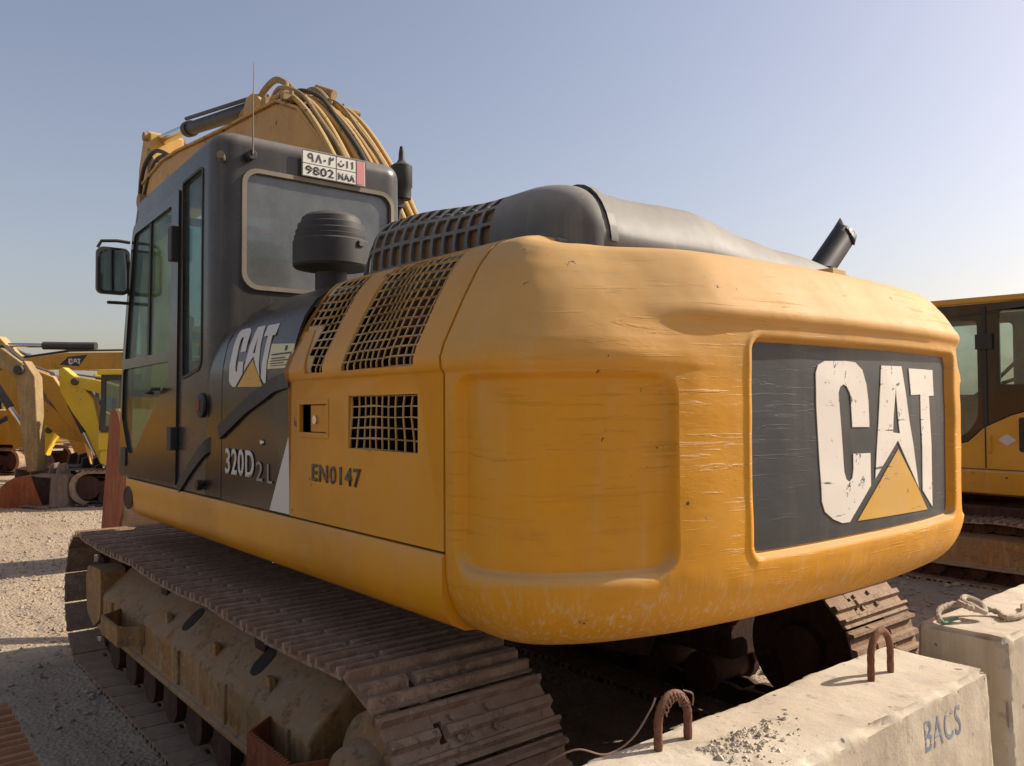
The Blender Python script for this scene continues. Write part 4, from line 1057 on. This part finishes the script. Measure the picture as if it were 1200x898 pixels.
# ------------------------------------------------------------------ concrete blocks
def block(name, x0, x1, y0, y1, z1, rad, seed, batter=.03):
    mb = MB(); st_ = .015
    def face(o, a, b, la, lb, nrm):
        na, nb = max(2, int(la / st_)), max(2, int(lb / st_)); vs = []
        for j in range(nb + 1):
            for i in range(na + 1):
                p = Vector(o) + Vector(a) * la * i / na + Vector(b) * lb * j / nb; vs.append(p)
        return vs, [(j * (na + 1) + i, j * (na + 1) + i + 1, (j + 1) * (na + 1) + i + 1, (j + 1) * (na + 1) + i) for j in range(nb) for i in range(na)]
    lx, ly, lz = x1 - x0, y1 - y0, z1
    faces = [face((x0, y0, 0), (0, 1, 0), (0, 0, 1), ly, lz, 0), face((x1, y0, 0), (0, 1, 0), (0, 0, 1), ly, lz, 0),
             face((x0, y0, z1), (1, 0, 0), (0, 1, 0), lx, ly, 0), face((x0, y0, 0), (1, 0, 0), (0, 0, 1), lx, lz, 0), face((x0, y1, 0), (1, 0, 0), (0, 0, 1), lx, lz, 0)]
    def warp(p):
        q = Vector((min(max(p.x, x0 + rad), x1 - rad), min(max(p.y, y0 + rad), y1 - rad), min(p.z, z1 - rad)))
        d = p - q
        nd = d.normalized() if d.length > 1e-6 else Vector((0, 0, 0))
        s = q + nd * min(rad, max(abs(d.x), abs(d.y), abs(d.z)))
        edge = sum(1 for k in (abs(d.x), abs(d.y), abs(d.z)) if k > rad * .35) >= 2
        w_ = noise.noise(Vector((p.x * 3, p.y * 3, p.z * 3 + seed))) * .006 + noise.noise(Vector((p.x * 14, p.y * 14, p.z * 14 + seed))) * .003
        if edge:
            c_ = noise.noise(Vector((p.x * 9, p.y * 9, p.z * 9 + seed * 3))); w_ -= max(0, c_ + .08) * .05 + max(0, noise.noise(Vector((p.x * 28, p.y * 28, p.z * 28 + seed))) - .1) * .02
        return s + nd * w_ + Vector((batter * (1 - s.z / z1) * (1 if p.x > (x0 + x1) / 2 else -1), 0, 0))
    for vs, fs in faces: mb.add([warp(p) for p in vs], fs)
    o = mb.build(name, M['conc'], None, smooth=45, fix=False)
    bm = bmesh.new(); bm.from_mesh(o.data); bmesh.ops.remove_doubles(bm, verts=bm.verts, dist=.0012); bmesh.ops.recalc_face_normals(bm, faces=bm.faces); bm.to_mesh(o.data); bm.free()
    return o
b1 = block('concrete_barrier', -3.015, -2.672, -.20, 1.95, .80, .013, 1)
tag(b1, 'low concrete barrier block in the foreground with faded blue letters and two rebar lifting loops', 'barrier', 'concrete barrier blocks behind the excavator')
b2 = block('concrete_barrier', -3.02, -2.725, -2.3, -.345, .868, .022, 5)
tag(b2, 'taller concrete barrier block at the right edge with a rope lying on top', 'barrier', 'concrete barrier blocks behind the excavator')
from mathutils.bvhtree import BVHTree
_b = bmesh.new(); _b.from_mesh(b1.data); BV = BVHTree.FromBMesh(_b)
me = text_mesh('BACS', 1., .004, 1., 1.12); bm = bmesh.new(); bm.from_mesh(me); bmesh.ops.triangulate(bm, faces=bm.faces)
xs_ = [q.co.x for q in bm.verts]; ys_ = [q.co.y for q in bm.verts]; x0_, x1_, y0_, y1_ = min(xs_), max(xs_), min(ys_), max(ys_)
for k in range(22):
    bmesh.ops.bisect_plane(bm, geom=bm.verts[:] + bm.edges[:] + bm.faces[:], plane_co=(x0_ + (x1_ - x0_) * k / 22, 0, 0), plane_no=(1, 0, 0), dist=1e-5)
    if k < 10: bmesh.ops.bisect_plane(bm, geom=bm.verts[:] + bm.edges[:] + bm.faces[:], plane_co=(0, y0_ + (y1_ - y0_) * k / 10, 0), plane_no=(0, 1, 0), dist=1e-5)
for q in bm.verts:
    yy = .262 - (q.co.x - x0_) / (x1_ - x0_) * .235; zz = .655 + (q.co.y - y0_) / (y1_ - y0_) * .088
    h = BV.ray_cast(Vector((-3.5, yy, zz)), Vector((1, 0, 0))); q.co = Vector(((h[0].x if h[0] else -3.02) - .0012, yy, zz))
bm.to_mesh(me); bm.free(); me.materials.clear(); me.materials.append(M['blue']); link(bpy.data.objects.new('stencilled_letters', me), b1)
def rebar_loop(par, x, ya, yb, h, r=.0095, lean=0.):
    mb = MB(); w_ = (yb - ya) / 2; cy = (ya + yb) / 2
    pth = [(x, ya, .76), (x, ya, .80 + h * .45)] + [(x - lean * math.sin(a_), cy - w_ * math.cos(a_), .80 + h * .45 + math.sin(a_) * h * .5) for a_ in [math.pi * k / 10 for k in range(1, 10)]] + [(x, yb, .80 + h * .45), (x, yb, .76)]
    rr = [r + .0012 * (k % 2) for k in range(len(catmull(pth, 5)))]
    mb.tube([tuple(p) for p in catmull(pth, 5)], rr, 10); return mb.build('lifting_loop', M['rebar'], par)
rebar_loop(b1, -2.83, .075, .20, .15, .0105); l2 = rebar_loop(b1, -2.748, .99, 1.105, .135, .0105)
mb = MB(); cx, cy_, cz = -2.748, 1.047, .905; pth = []
for k in range(120):
    a = k / 119; th_ = a * 60; ph_ = .35 + a * 2.3
    pth.append((cx + .0165 * math.cos(th_), cy_ - .05 * math.cos(ph_) + .004 * math.sin(th_), cz - .045 + .065 * math.sin(ph_) + .0165 * math.sin(th_) * .7))
mb.tube(pth, .0022, 5)
mb.tube([tuple(p) for p in catmull([(-2.74, 1.105, .93), (-2.735, 1.12, .90), (-2.72, 1.17, .84), (-2.70, 1.24, .815), (-2.66, 1.30, .83), (-2.62, 1.36, .80), (-2.56, 1.42, .74), (-2.45, 1.5, .66)], 6)], .0025, 5)
mb.tube([tuple(p) for p in catmull([(-2.75, 1.01, .93), (-2.765, .99, .92), (-2.76, .985, .89)], 5)], .0025, 5)
wr = mb.build('tie_wire', M['wire']); tag(wr, 'thin rusty wire wound round the left lifting loop and trailing off to the left', 'wire')
# crumbled mortar on the first block
mb = MB(); rnd = random.Random(5)
for k in range(650):
    u_ = rnd.random(); y = 1.03 - abs(rnd.gauss(0, .16)) ; x = -2.80 - abs(rnd.gauss(0, .07)); x = max(x, -2.985)
    if y < .6: continue
    stone(x, y, .797 + rnd.random() * .006, abs(rnd.gauss(.0, .0042)) * (1.4 if rnd.random() < .06 else 1) + .001)
cr = mb.build('mortar_crumbs', M['conc'], None, smooth=0, fix=False); tag(cr, 'crumbs of broken mortar lying on the foreground block', 'rubble', None, 'stuff')
# rope on block two
mb = MB(); zt = .868 + .012
rp = [tuple(p) for p in catmull([(-2.80, -.36, zt), (-2.775, -.40, zt + .02), (-2.77, -.46, zt + .03), (-2.79, -.53, zt + .035), (-2.83, -.56, zt + .02), (-2.86, -.52, zt + .03), (-2.85, -.47, zt + .045), (-2.82, -.48, zt + .05), (-2.80, -.55, zt + .04), (-2.83, -.63, zt + .015), (-2.88, -.66, zt), (-2.93, -.60, zt), (-2.95, -.7, zt), (-2.9, -.85, zt)], 8)]
mb.tube(rp, [.0105 + .002 * math.sin(k * 2.1) for k in range(len(rp))], 9)
rp2 = [tuple(p) for p in catmull([(-2.82, -.50, zt + .055), (-2.86, -.50, zt + .04), (-2.88, -.54, zt + .02), (-2.85, -.58, zt + .04), (-2.81, -.55, zt + .06), (-2.82, -.50, zt + .055)], 6)]
mb.tube(rp2, .011, 8)
ro = mb.build('rope', M['rope']); tag(ro, 'knotted old rope lying on top of the taller concrete block', 'rope')
mb = MB(); mb.tube([tuple(p) for p in catmull([(-2.80, -.365, zt), (-2.81, -.38, zt - .005), (-2.815, -.41, zt), (-2.82, -.45, zt)], 5)], .006, 7); mb.build('rope_end', M['green'], ro)

# ------------------------------------------------------------------ neighbour crawler track, bottom left
nb = empty('crawler_track', (-2.25, 2.50, 0)); tag(nb, 'rusty orange crawler track of the machine parked at the bottom left corner', 'crawler track')
TP2, P2 = track_path(1.55, -.75, .26, .30, .012, 34)
SHO3 = shoe_mesh('track_shoe_small', P2, M['rust2'], .30)
put_track(nb, 0, TP2, SHO3, LINK)
mb = MB(); mb.box(-.7, 1.5, -.12, .12, .2, .42); mb.build('track_frame', M['frame'], nb, .02)

# ------------------------------------------------------------------ machine on the right
RX = empty('crawler_excavator', (0, 0, 0)); tag(RX, 'second yellow and black tracked excavator, half cut off by the right edge', 'excavator')
YR = -5.5
def rp_(x, z, o): return Vector((x, YR + o, z))
mb = MB()
win1 = round_poly([(-.975, 1.52), (-.975, 2.435), (-.3, 2.46), (-.3, 1.42), (-.70, 1.34), (-.86, 1.36)], [.1, .04, .05, .05, .1, .1])
win2 = round_poly([(-1.165, 1.835), (-1.165, 2.51), (-1.9, 2.50), (-1.9, 1.80)], .03)
sheet(mb, [(.4, 1.75), (.4, 2.60), (-2.1, 2.575), (-2.1, 1.72), (-1.6, 1.66), (-1.25, 1.55), (-1.02, 1.43), (-.88, 1.30), (-.5, 1.2), (0, 1.2)], [win1, win2], rp_, 0, .04)
sh = mb.build('cab_shell', M['cabdark'] if 'cabdark' in M else M['black'], RX, .008)
mb = MB(); sheet(mb, [(-.5, 1.196), (-.88, 1.296), (-1.022, 1.427), (-1.25, 1.545), (-1.6, 1.655), (-2.1, 1.715), (-3.4, 1.70), (-3.4, 1.05), (1.3, 1.05), (1.3, 1.196)], [], rp_, .001, .04)
mb.build('side_panel', M['orange'], RX, .006)
mb = MB(); mb.prism([(.42, 2.61), (-2.12, 2.585), (-2.12, 2.635), (.42, 2.665)], YR - 1.05, YR + .03); mb.build('cab_roof', M['orange'], RX, .01)
mb = MB(); sheet(mb, win1, [], rp_, -.02, .006); mb.build('window_pane', M['winglass'], sh)
mb = MB(); sheet(mb, win2, [], rp_, -.02, .006); mb.build('window_pane', M['winglass'], sh)
mb = MB(); mb.box(-1.06, -1.02, YR, YR + .012, 1.46, 2.56); mb.box(-1.115, -.97, YR + .001, YR + .03, 2.16, 2.30); mb.box(-1.04, -1.028, YR, YR + .006, 1.06, 1.45); mb.build('door_seam', M['rubber'], sh, .004)
mb = MB(); mb.tube([(-1.075, YR + .01, 1.20), (-1.075, YR + .03, 1.22), (-1.075, YR + .03, 1.34), (-1.075, YR + .01, 1.36)], .008, 8); mb.build('grab_handle', M['orange'], RX)
mb = MB(); cx_, cz_ = -1.215, 1.325; sheet(mb, [(cx_ - .075, cz_), (cx_, cz_ - .055), (cx_ + .075, cz_), (cx_, cz_ + .055)], [], rp_, .004, .003); mb.build('warning_diamond', M['offwhite'], RX)
mb = MB(); sheet(mb, rrect(-1.75, -1.315, 1.22, 1.53, .02), [], rp_, .006, .01)
for k in range(7): mb.box(-1.74, -1.33, YR + .004, YR + .02, 1.25 + k * .038, 1.262 + k * .038)
mb.build('vent_grille', M['rubber'], RX)
mb = MB(); mb.prism(round_poly([(YR + .03, .83), (YR + .045, 1.03), (YR + .03, 1.045), (YR - .1, 1.045), (YR - .1, .80)], .01), -3.4, 1.35, 'x'); mb.build('side_rail', M['orange'], RX, .01)
mb = MB(); mb.box(-3.3, 1.3, YR - 2.4, YR - .05, .86, 1.1); mb.box(-3.4, -1.95, YR - 2.4, YR - .05, 1.1, 2.0); mb.build('revolving_frame', M['orange'], RX, .05)
# far wall of the cab with windows, interior
def rq_(x, z, o): return Vector((x, YR - 1.0 - o, z))
mb = MB(); sheet(mb, [(.4, 1.2), (.4, 2.60), (-2.1, 2.575), (-2.1, 1.2)], [rrect(-.95, .3, 1.75, 2.48, .05), rrect(-1.95, -1.08, 1.80, 2.48, .05)], rq_, 0, .04); mb.build('cab_wall', M['black'], sh)
mb = MB(); mb.prism(round_poly([(-1.75, 1.45), (-1.15, 1.45), (-1.15, 1.62), (-1.55, 1.66), (-1.60, 2.25), (-1.75, 2.25)], .04), YR - .75, YR - .3); mb.lathe([(.0, -.03), (.1, -.02), (.1, .02), (0, .03)], (-1.35, YR - .3, 2.02), Matrix.Rotation(R(70), 4, 'Y')); mb.build('seat', M['rubber'], sh, .03)
mb = MB(); mb.cyl((-.62, YR - .5, 1.2), (-.50, YR - .5, 2.0), .02, 8); mb.tube([(-.3, YR - .9, 1.5), (-.8, YR - .95, 1.9), (-1.0, YR - .95, 2.1)], .02, 8); mb.tube([(-.35, YR - .8, 1.4), (-.7, YR - .85, 1.8), (-.98, YR - .9, 1.9)], .02, 8); mb.build('control_lever', M['bgdark'], sh)
# undercarriage
TPR, PR = track_path(.75, -2.15, .28, .305, .015, 40)
SHOR = shoe_mesh('track_shoe_right', PR, M['track'], .25)
put_track(RX, YR + .02, TPR, SHOR, LINK)
mb = MB(); mb.prism([(YR - .15, .46), (YR + .1, .47), (YR + .20, .43), (YR + .22, .2), (YR + .27, .185), (YR + .27, .165), (YR - .15, .165)], -1.95, .55, 'x'); fr = mb.build('track_frame', M['track_dark'] if 'track_dark' in M else M['frame'], RX, .01)
for k in range(7):
    mb = MB(); x = -1.75 + k * .36; mb.cyl((x, YR - .1, .14), (x, YR + .21, .14), .07, 14); mb.build('bottom_roller', M['under'], fr)
mb = MB(); mb.box(-1.6, .2, YR - 1.9, YR - .1, .4, .7); mb.lathe([(.001, .7), (.5, .7), (.5, .87), (.001, .87)], (-.7, YR - 1.1, 0)); mb.build('carbody', M['under'], RX, .02)
put_track(RX, YR - 2.0, TPR, SHOR, LINK)

# ------------------------------------------------------------------ background machines at the left
HD = math.atan2(.7735, .6338)            # heading: towards the left of the photograph
def at(px, depth, z=0):                   # a point in the yard, depth metres along the view axis
    return C0.x + v.x * depth + ri.x * (px - 600) / 954.85 * depth, C0.y + v.y * depth + ri.y * (px - 600) / 954.85 * depth, z
def arm_poly(pts, ws):
    n = len(pts); Lp = []; Rp = []
    for i, p in enumerate(pts):
        a = Vector(pts[max(i - 1, 0)]); b = Vector(pts[min(i + 1, n - 1)]); d = (b - a).normalized(); nn = Vector((-d.y, d.x))
        Lp.append(tuple(Vector(p) + nn * ws[i] / 2)); Rp.append(tuple(Vector(p) - nn * ws[i] / 2))
    return Lp + Rp[::-1]
def bg_machine(root, s, mat, boomp, stickp, buck, cylp=None, body=True, armmat=None, bw=(.22, .34, .4, .3, .2), sw=(.26, .3, .2, .14), bm='bucketgrey', tail=1.5, glassy='winglass'):
    """side-on digger, local +x is its front; boomp/stickp centre lines, buck = bucket profile"""
    am = M[armmat] if armmat else M[mat]
    if body:
        mb = MB(); mb.prism(round_poly([(-tail * s, .75 * s), (.9 * s, .75 * s), (.9 * s, 1.0 * s), (.2 * s, 1.05 * s), (.15 * s, 1.65 * s), (-tail * .95 * s, 1.6 * s), (-tail * 1.05 * s, 1.3 * s)], .12 * s), -.95 * s, .95 * s); mb.build('body', M[mat], root, .05 * s, 3)
        mb = MB(); mb.box(-.15 * s, .95 * s, .15 * s, .94 * s, 1.0 * s, 1.35 * s); mb.build('cab_base', M[mat], root, .03)
        mb = MB()
        fn = lambda yy: (lambda x, z, o: Vector((x, yy + o, z)))
        co = round_poly([(-.1 * s, 1.35 * s), (.92 * s, 1.35 * s), (.85 * s, 2.4 * s), (-.1 * s, 2.4 * s)], .08 * s)
        h1 = rrect(.0, .36 * s, 1.5 * s, 2.3 * s, .05 * s); h2 = rrect(.44 * s, .80 * s, 1.45 * s, 2.3 * s, .05 * s)
        sheet(mb, co, [h1, h2], fn(.96 * s), 0, .04); sheet(mb, co, [h1, h2], fn(.18 * s), 0, .04)
        for x in (-.08 * s, .86 * s): 
            for y in (.2 * s, .9 * s): mb.box(x - .03, x + .03, y - .03, y + .03, 1.35 * s, 2.4 * s)
        cs = mb.build('cab', M['bgdark'], root)
        mb = MB(); mb.box(-.14 * s, .95 * s, .12 * s, .99 * s, 2.4 * s, 2.5 * s); mb.build('cab_roof', M[mat], cs, .03)
        for hh in (h1, h2):
            mb = MB(); sheet(mb, hh, [], fn(.94 * s), 0, .005); mb.build('window_pane', M[glassy], cs)
        mb = MB(); mb.box(.1 * s, .45 * s, .4 * s, .75 * s, 1.4 * s, 1.9 * s); mb.build('seat', M['rubber'], cs, .04)
        for y in (-.75 * s, .75 * s):
            mb = MB(); pth = []
            for k in range(25): a = -90 + 180 * k / 24; pth.append((1.15 * s + .3 * s * math.cos(R(a)), .33 * s + .3 * s * math.sin(R(a))))
            for k in range(25): a = 90 + 180 * k / 24; pth.append((-1.15 * s + .3 * s * math.cos(R(a)), .33 * s + .3 * s * math.sin(R(a))))
            inn = [(x * .93, .33 * s + (z - .33 * s) * .86) for x, z in pth]; mb.prism(pth + [pth[0]] + [inn[0]] + inn[::-1], y - .22 * s, y + .22 * s)
            for k in range(26):
                x = -1.3 * s + 2.6 * s * k / 25; mb.box(x - .02, x + .02, y - .225 * s, y + .225 * s, .62 * s, .655 * s); mb.box(x - .02, x + .02, y - .225 * s, y + .225 * s, .0, .03)
            tk = mb.build('track', M['track'], root, smooth=0)
            mb = MB(); mb.box(-1.0 * s, 1.0 * s, y - .12 * s, y + .16 * s, .22 * s, .45 * s)
            for k in range(6): mb.cyl((-.85 * s + k * .34 * s, y - .14 * s, .14 * s), (-.85 * s + k * .34 * s, y + .17 * s, .14 * s), .09 * s, 12)
            mb.cyl((1.12 * s, y - .15 * s, .33 * s), (1.12 * s, y + .17 * s, .33 * s), .22 * s, 18); mb.cyl((-1.12 * s, y - .15 * s, .33 * s), (-1.12 * s, y + .17 * s, .33 * s), .22 * s, 18)
            mb.build('track_frame', M['under'], tk)
        mb = MB(); mb.lathe([(.001, .4 * s), (.5 * s, .45 * s), (.5 * s, .76 * s), (.001, .76 * s)]); mb.build('carbody', M['under'], root)
    W = .13 * s
    mb = MB(); mb.prism(arm_poly(boomp, [w_ * s for w_ in bw][:len(boomp)]), -W, W); bo_ = mb.build('boom', am, root, .015)
    mb = MB()
    for o_ in (-.06, .0, .06): mb.tube([(p[0], o_, p[1] + bw[min(i, len(bw) - 1)] * s * .55 + .03) for i, p in enumerate(boomp)], .014 * s, 6)
    mb.build('hydraulic_hose', M['bgdark'], bo_)
    mb = MB(); mb.prism(arm_poly(stickp, [w_ * s for w_ in sw][:len(stickp)]), -W * .8, W * .8); st_ = mb.build('stick', am, root, .012)
    mb = MB(); mb.cyl((boomp[-1][0], -W * 1.3, boomp[-1][1]), (boomp[-1][0], W * 1.3, boomp[-1][1]), .07 * s, 14); mb.build('pin', M['bgdark'], st_)
    if buck: bucket(root, buck, -.38 * s, .38 * s, M[bm], True, .03)
    for k, (a, b, r_) in enumerate(cylp or []):
        a = Vector((a[0], 0, a[1])); b = Vector((b[0], 0, b[1])); mb = MB(); mb.cyl(a, a.lerp(b, .55), r_, 14); c_ = mb.build('hydraulic_cylinder', M['bgdark'], root)
        mb = MB(); mb.cyl(a.lerp(b, .5), b, r_ * .55, 12); mb.build('cylinder_rod', M['steel'], c_)
    return root
def bx_(root_px, depth):
    """converts photo pixels at this depth into local x, z of a machine standing there"""
    k = depth / 954.85
    return lambda px, py: ((root_px - px) * k, 1.658 + (475 - (px - 600) * .0056 * 0 - py) * k)
# A: dirty digger with a vertical arm, orange rusty bucket on the ground; it stands outside to the left
d = 14.3; q = bx_(-190, d)
rA = empty('crawler_excavator', at(-180, d), HD + math.pi)
qa = lambda x, y: (-q(x, y)[0], q(x, y)[1])
bg_machine(rA, 1.15, 'orange', [qa(-50, 470), qa(-30, 425), qa(-5, 415), qa(18, 430)], [qa(14, 424), qa(24, 440), qa(29, 500), qa(33, 548)],
           [tuple(p) for p in catmull([qa(44, 551), qa(26, 553), qa(12, 562), qa(6, 574), qa(10, 586), qa(30, 591), qa(60, 590)], 3)], [(qa(-20, 440), qa(20, 500), .07)], True, 'dirtarm', bw=(.22, .28, .3, .22), sw=(.26, .29, .25, .16), bm='rust')
tag(rA, 'digger cut off by the left edge, dirty tan arm above a rusty orange bucket', 'excavator', 'diggers parked at the far left')
# B: long straight boom with a black decal and white letters
d = 17.; q = bx_(270, d); rB = empty('crawler_excavator', at(270, d), HD)
bg_machine(rB, 1.3, 'orange', [q(245, 500), q(190, 440), q(145, 420), q(80, 419), q(25, 424)], [q(-2, 392), q(12, 418), q(20, 470), q(28, 520)],
           None, [(q(112, 402), q(0, 400), .085), (q(178, 431), q(75, 428), .07)], True, None, bw=(.34, .36, .29, .25, .18), sw=(.12, .34, .26, .2))
mb = MB(); fnb = lambda x, z, o: Vector((x, .13 * 1.3 + .016 + o, z))
fnb = lambda x, z, o: Vector((x, .13 * 1.3 + .004 + o, z))
mb = MB(); a, b, c_, e_ = q(78, 426), q(107, 413), q(98, 426), q(84, 414); sheet(mb, [q(75, 424), q(84, 415), q(107, 412.5), q(97, 426)], [], fnb, 0, .004); dc = mb.build('boom_decal', M['ink'], rB)
x0_, z0_ = q(85, 424); x1_, z1_ = q(99, 417)
for poly, hol in ((LC, []), (LA, [LH]), (LT, [])):
    f = lambda pz: remap(pz, x0_, x1_, z0_, z1_); mb = MB(); sheet(mb, f(poly), [f(h) for h in hol], fnb, .004, .003); mb.build('logo_letter', M['white2'], dc, smooth=0)
tag(rB, 'orange digger whose long level boom carries a black decal with white letters', 'excavator', 'diggers parked at the far left')
# C: bright yellow digger
d = 14.8; q = bx_(200, d); rC = empty('crawler_excavator', at(200, d), HD)
bg_machine(rC, .93, 'bright', [q(185, 520), q(160, 462), q(120, 450), q(92, 444)], [q(74, 428), q(84, 448), q(100, 472), q(114, 503), q(126, 540)],
           None, [(q(82, 470), q(112, 530), .05)], True, None, bw=(.3, .3, .25, .2), sw=(.10, .42, .48, .26, .16))
tag(rC, 'bright yellow digger with a bent arm and a dark glazed cab', 'excavator', 'diggers parked at the far left')
# D: orange boom arching down, behind C
d = 16.2; q = bx_(250, d); rD = empty('crawler_excavator', at(250, d), HD)
bg_machine(rD, 1.05, 'orange', [q(190, 540), q(118, 520), q(84, 480), q(60, 445), q(35, 432)], [q(30, 430), q(45, 470), q(80, 500), q(112, 510)],
           None, [(q(140, 520), q(80, 470), .07), (q(120, 470), q(66, 437), .05)], True, None, bw=(.24, .27, .3, .31, .2), sw=(.24, .34, .34, .2))
tag(rD, 'orange digger with an arched boom, standing behind the bright yellow one', 'excavator', 'diggers parked at the far left')
# further machines behind
for i, (px, d, s_, mt, lb) in enumerate(((20, 22., 1.0, 'orange', 'orange digger far back at the left behind nearer arms'), (95, 24., .9, 'offwhite', 'pale grey machine behind the yellow arm at the far left'), (150, 27., 1.1, 'bright', 'distant yellow digger seen behind the black cab'))):
    r_ = empty('crawler_excavator', at(px, d), HD + (.5 if i else -.4))
    bg_machine(r_, s_, mt, [(.9 * s_, 1.2 * s_), (1.6 * s_, 2.1 * s_), (2.4 * s_, 2.2 * s_), (3.3 * s_, 1.7 * s_)], [(3.3 * s_, 1.9 * s_), (3.2 * s_, 1.2 * s_), (3.0 * s_, .7 * s_)],
               [tuple(p) for p in catmull([(3.15 * s_, .8 * s_), (2.9 * s_, .8 * s_), (2.7 * s_, .45 * s_), (2.9 * s_, .1 * s_), (3.3 * s_, .1 * s_)], 3)], [((2.2 * s_, 2.3 * s_), (3.3 * s_, 2.0 * s_), .05)], True)
    tag(r_, lb, 'excavator', 'diggers parked at the far left')
# spare buckets on the ground
d = 18.5; q = bx_(-150, d); rF = empty('crawler_excavator', at(-150, d), HD + math.pi); qb = lambda x, y: (-q(x, y)[0], q(x, y)[1])
bg_machine(rF, 1.1, 'orange', [qb(-100, 500), qb(-40, 440), qb(25, 445), qb(58, 468), qb(88, 505)], [qb(86, 498), qb(96, 520), qb(104, 545)], None, [(qb(-20, 500), qb(40, 470), .06), (qb(30, 430), qb(84, 480), .05)], True, bw=(.3, .34, .34, .3, .22), sw=(.3, .26, .2))
tag(rF, 'orange digger behind the dirty arm, its boom sloping down to the right', 'excavator', 'diggers parked at the far left')
d = 19.5; q = bx_(290, d); rG = empty('crawler_excavator', at(290, d), HD)
bg_machine(rG, 1.1, 'bright', [q(250, 540), q(150, 500), q(110, 478), q(62, 500)], [q(66, 490), q(52, 520), q(44, 555)], None, [(q(130, 520), q(70, 510), .06)], True, bw=(.3, .3, .28, .2), sw=(.24, .28, .18))
tag(rG, 'yellow digger with a low boom showing beneath the arched orange one', 'excavator', 'diggers parked at the far left')
d = 21; q = bx_(-120, d); rH = empty('crawler_excavator', at(-120, d), HD + math.pi); qc = lambda x, y: (-q(x, y)[0], q(x, y)[1])
bg_machine(rH, 1.2, 'orange', [qc(-70, 470), qc(-40, 420), qc(0, 408), qc(40, 425)], [qc(36, 418), qc(50, 460), qc(56, 520)], None, [(qc(-30, 402), qc(36, 412), .06)], True, bw=(.3, .34, .34, .25), sw=(.2, .36, .2))
tag(rH, 'farthest orange digger at the left, only its upper arm showing over the others', 'excavator', 'diggers parked at the far left')
def spare(px, d, s_, rz, mat, lb):
    r_ = empty('excavator_bucket', at(px, d, -.02), rz); tag(r_, lb, 'bucket', 'spare buckets lying in the yard')
    pr = [tuple(Vector(p) * s_) for p in catmull([(.38, .62), (.12, .66), (-.22, .60), (-.40, .36), (-.34, .12), (-.05, .01), (.42, .03)], 4)]
    bucket(r_, pr, -.36 * s_, .36 * s_, M[mat], True, .035)
    mb = MB()
    for y in (-.12, .12): mb.prism([tuple(Vector(p) * s_) for p in ((-.2, .58), (.15, .62), (.1, .85), (-.08, .88))], (y - .02) * s_, (y + .02) * s_)
    mb.build('bucket_ear', M[mat], r_, .006)
rE = empty('crawler_excavator', (11.5, 5.2, 0), math.pi / 2)  # unseen digger, added to give the cab door glass a brown reflection
bg_machine(rE, 1.15, 'orange', [(1.0, 1.3), (1.8, 2.6), (2.8, 2.9), (3.9, 2.4)], [(3.9, 2.6), (4.0, 1.6), (3.8, .8)], None, [(2.6, 3.1), (3.9, 2.7), .06] and [((2.6, 3.1), (3.9, 2.7), .06)], True)
tag(rE, 'orange digger added out of the picture to the left, for its reflection in the cab windows', 'excavator', 'diggers parked at the far left')
spare(53, 14.9, .95, HD + .9, 'bucketgrey', 'pale brown bucket lying just right of the rusty orange bucket')
spare(70, 14.1, .85, HD + 1.1, 'bucketgrey', 'foremost pale brown bucket with a chipped lip, right of the rusty orange one')
spare(92, 15.6, .95, HD + 1.3, 'bgdark', 'dark bucket on its back behind the pale brown ones')
spare(107, 15.0, .9, HD + 1.5, 'bgdark', 'dark bucket half hidden behind the yellow arm')
spare(122, 14.3, .8, HD + 1.4, 'bgdark', 'dark bucket nearest to the black cab')
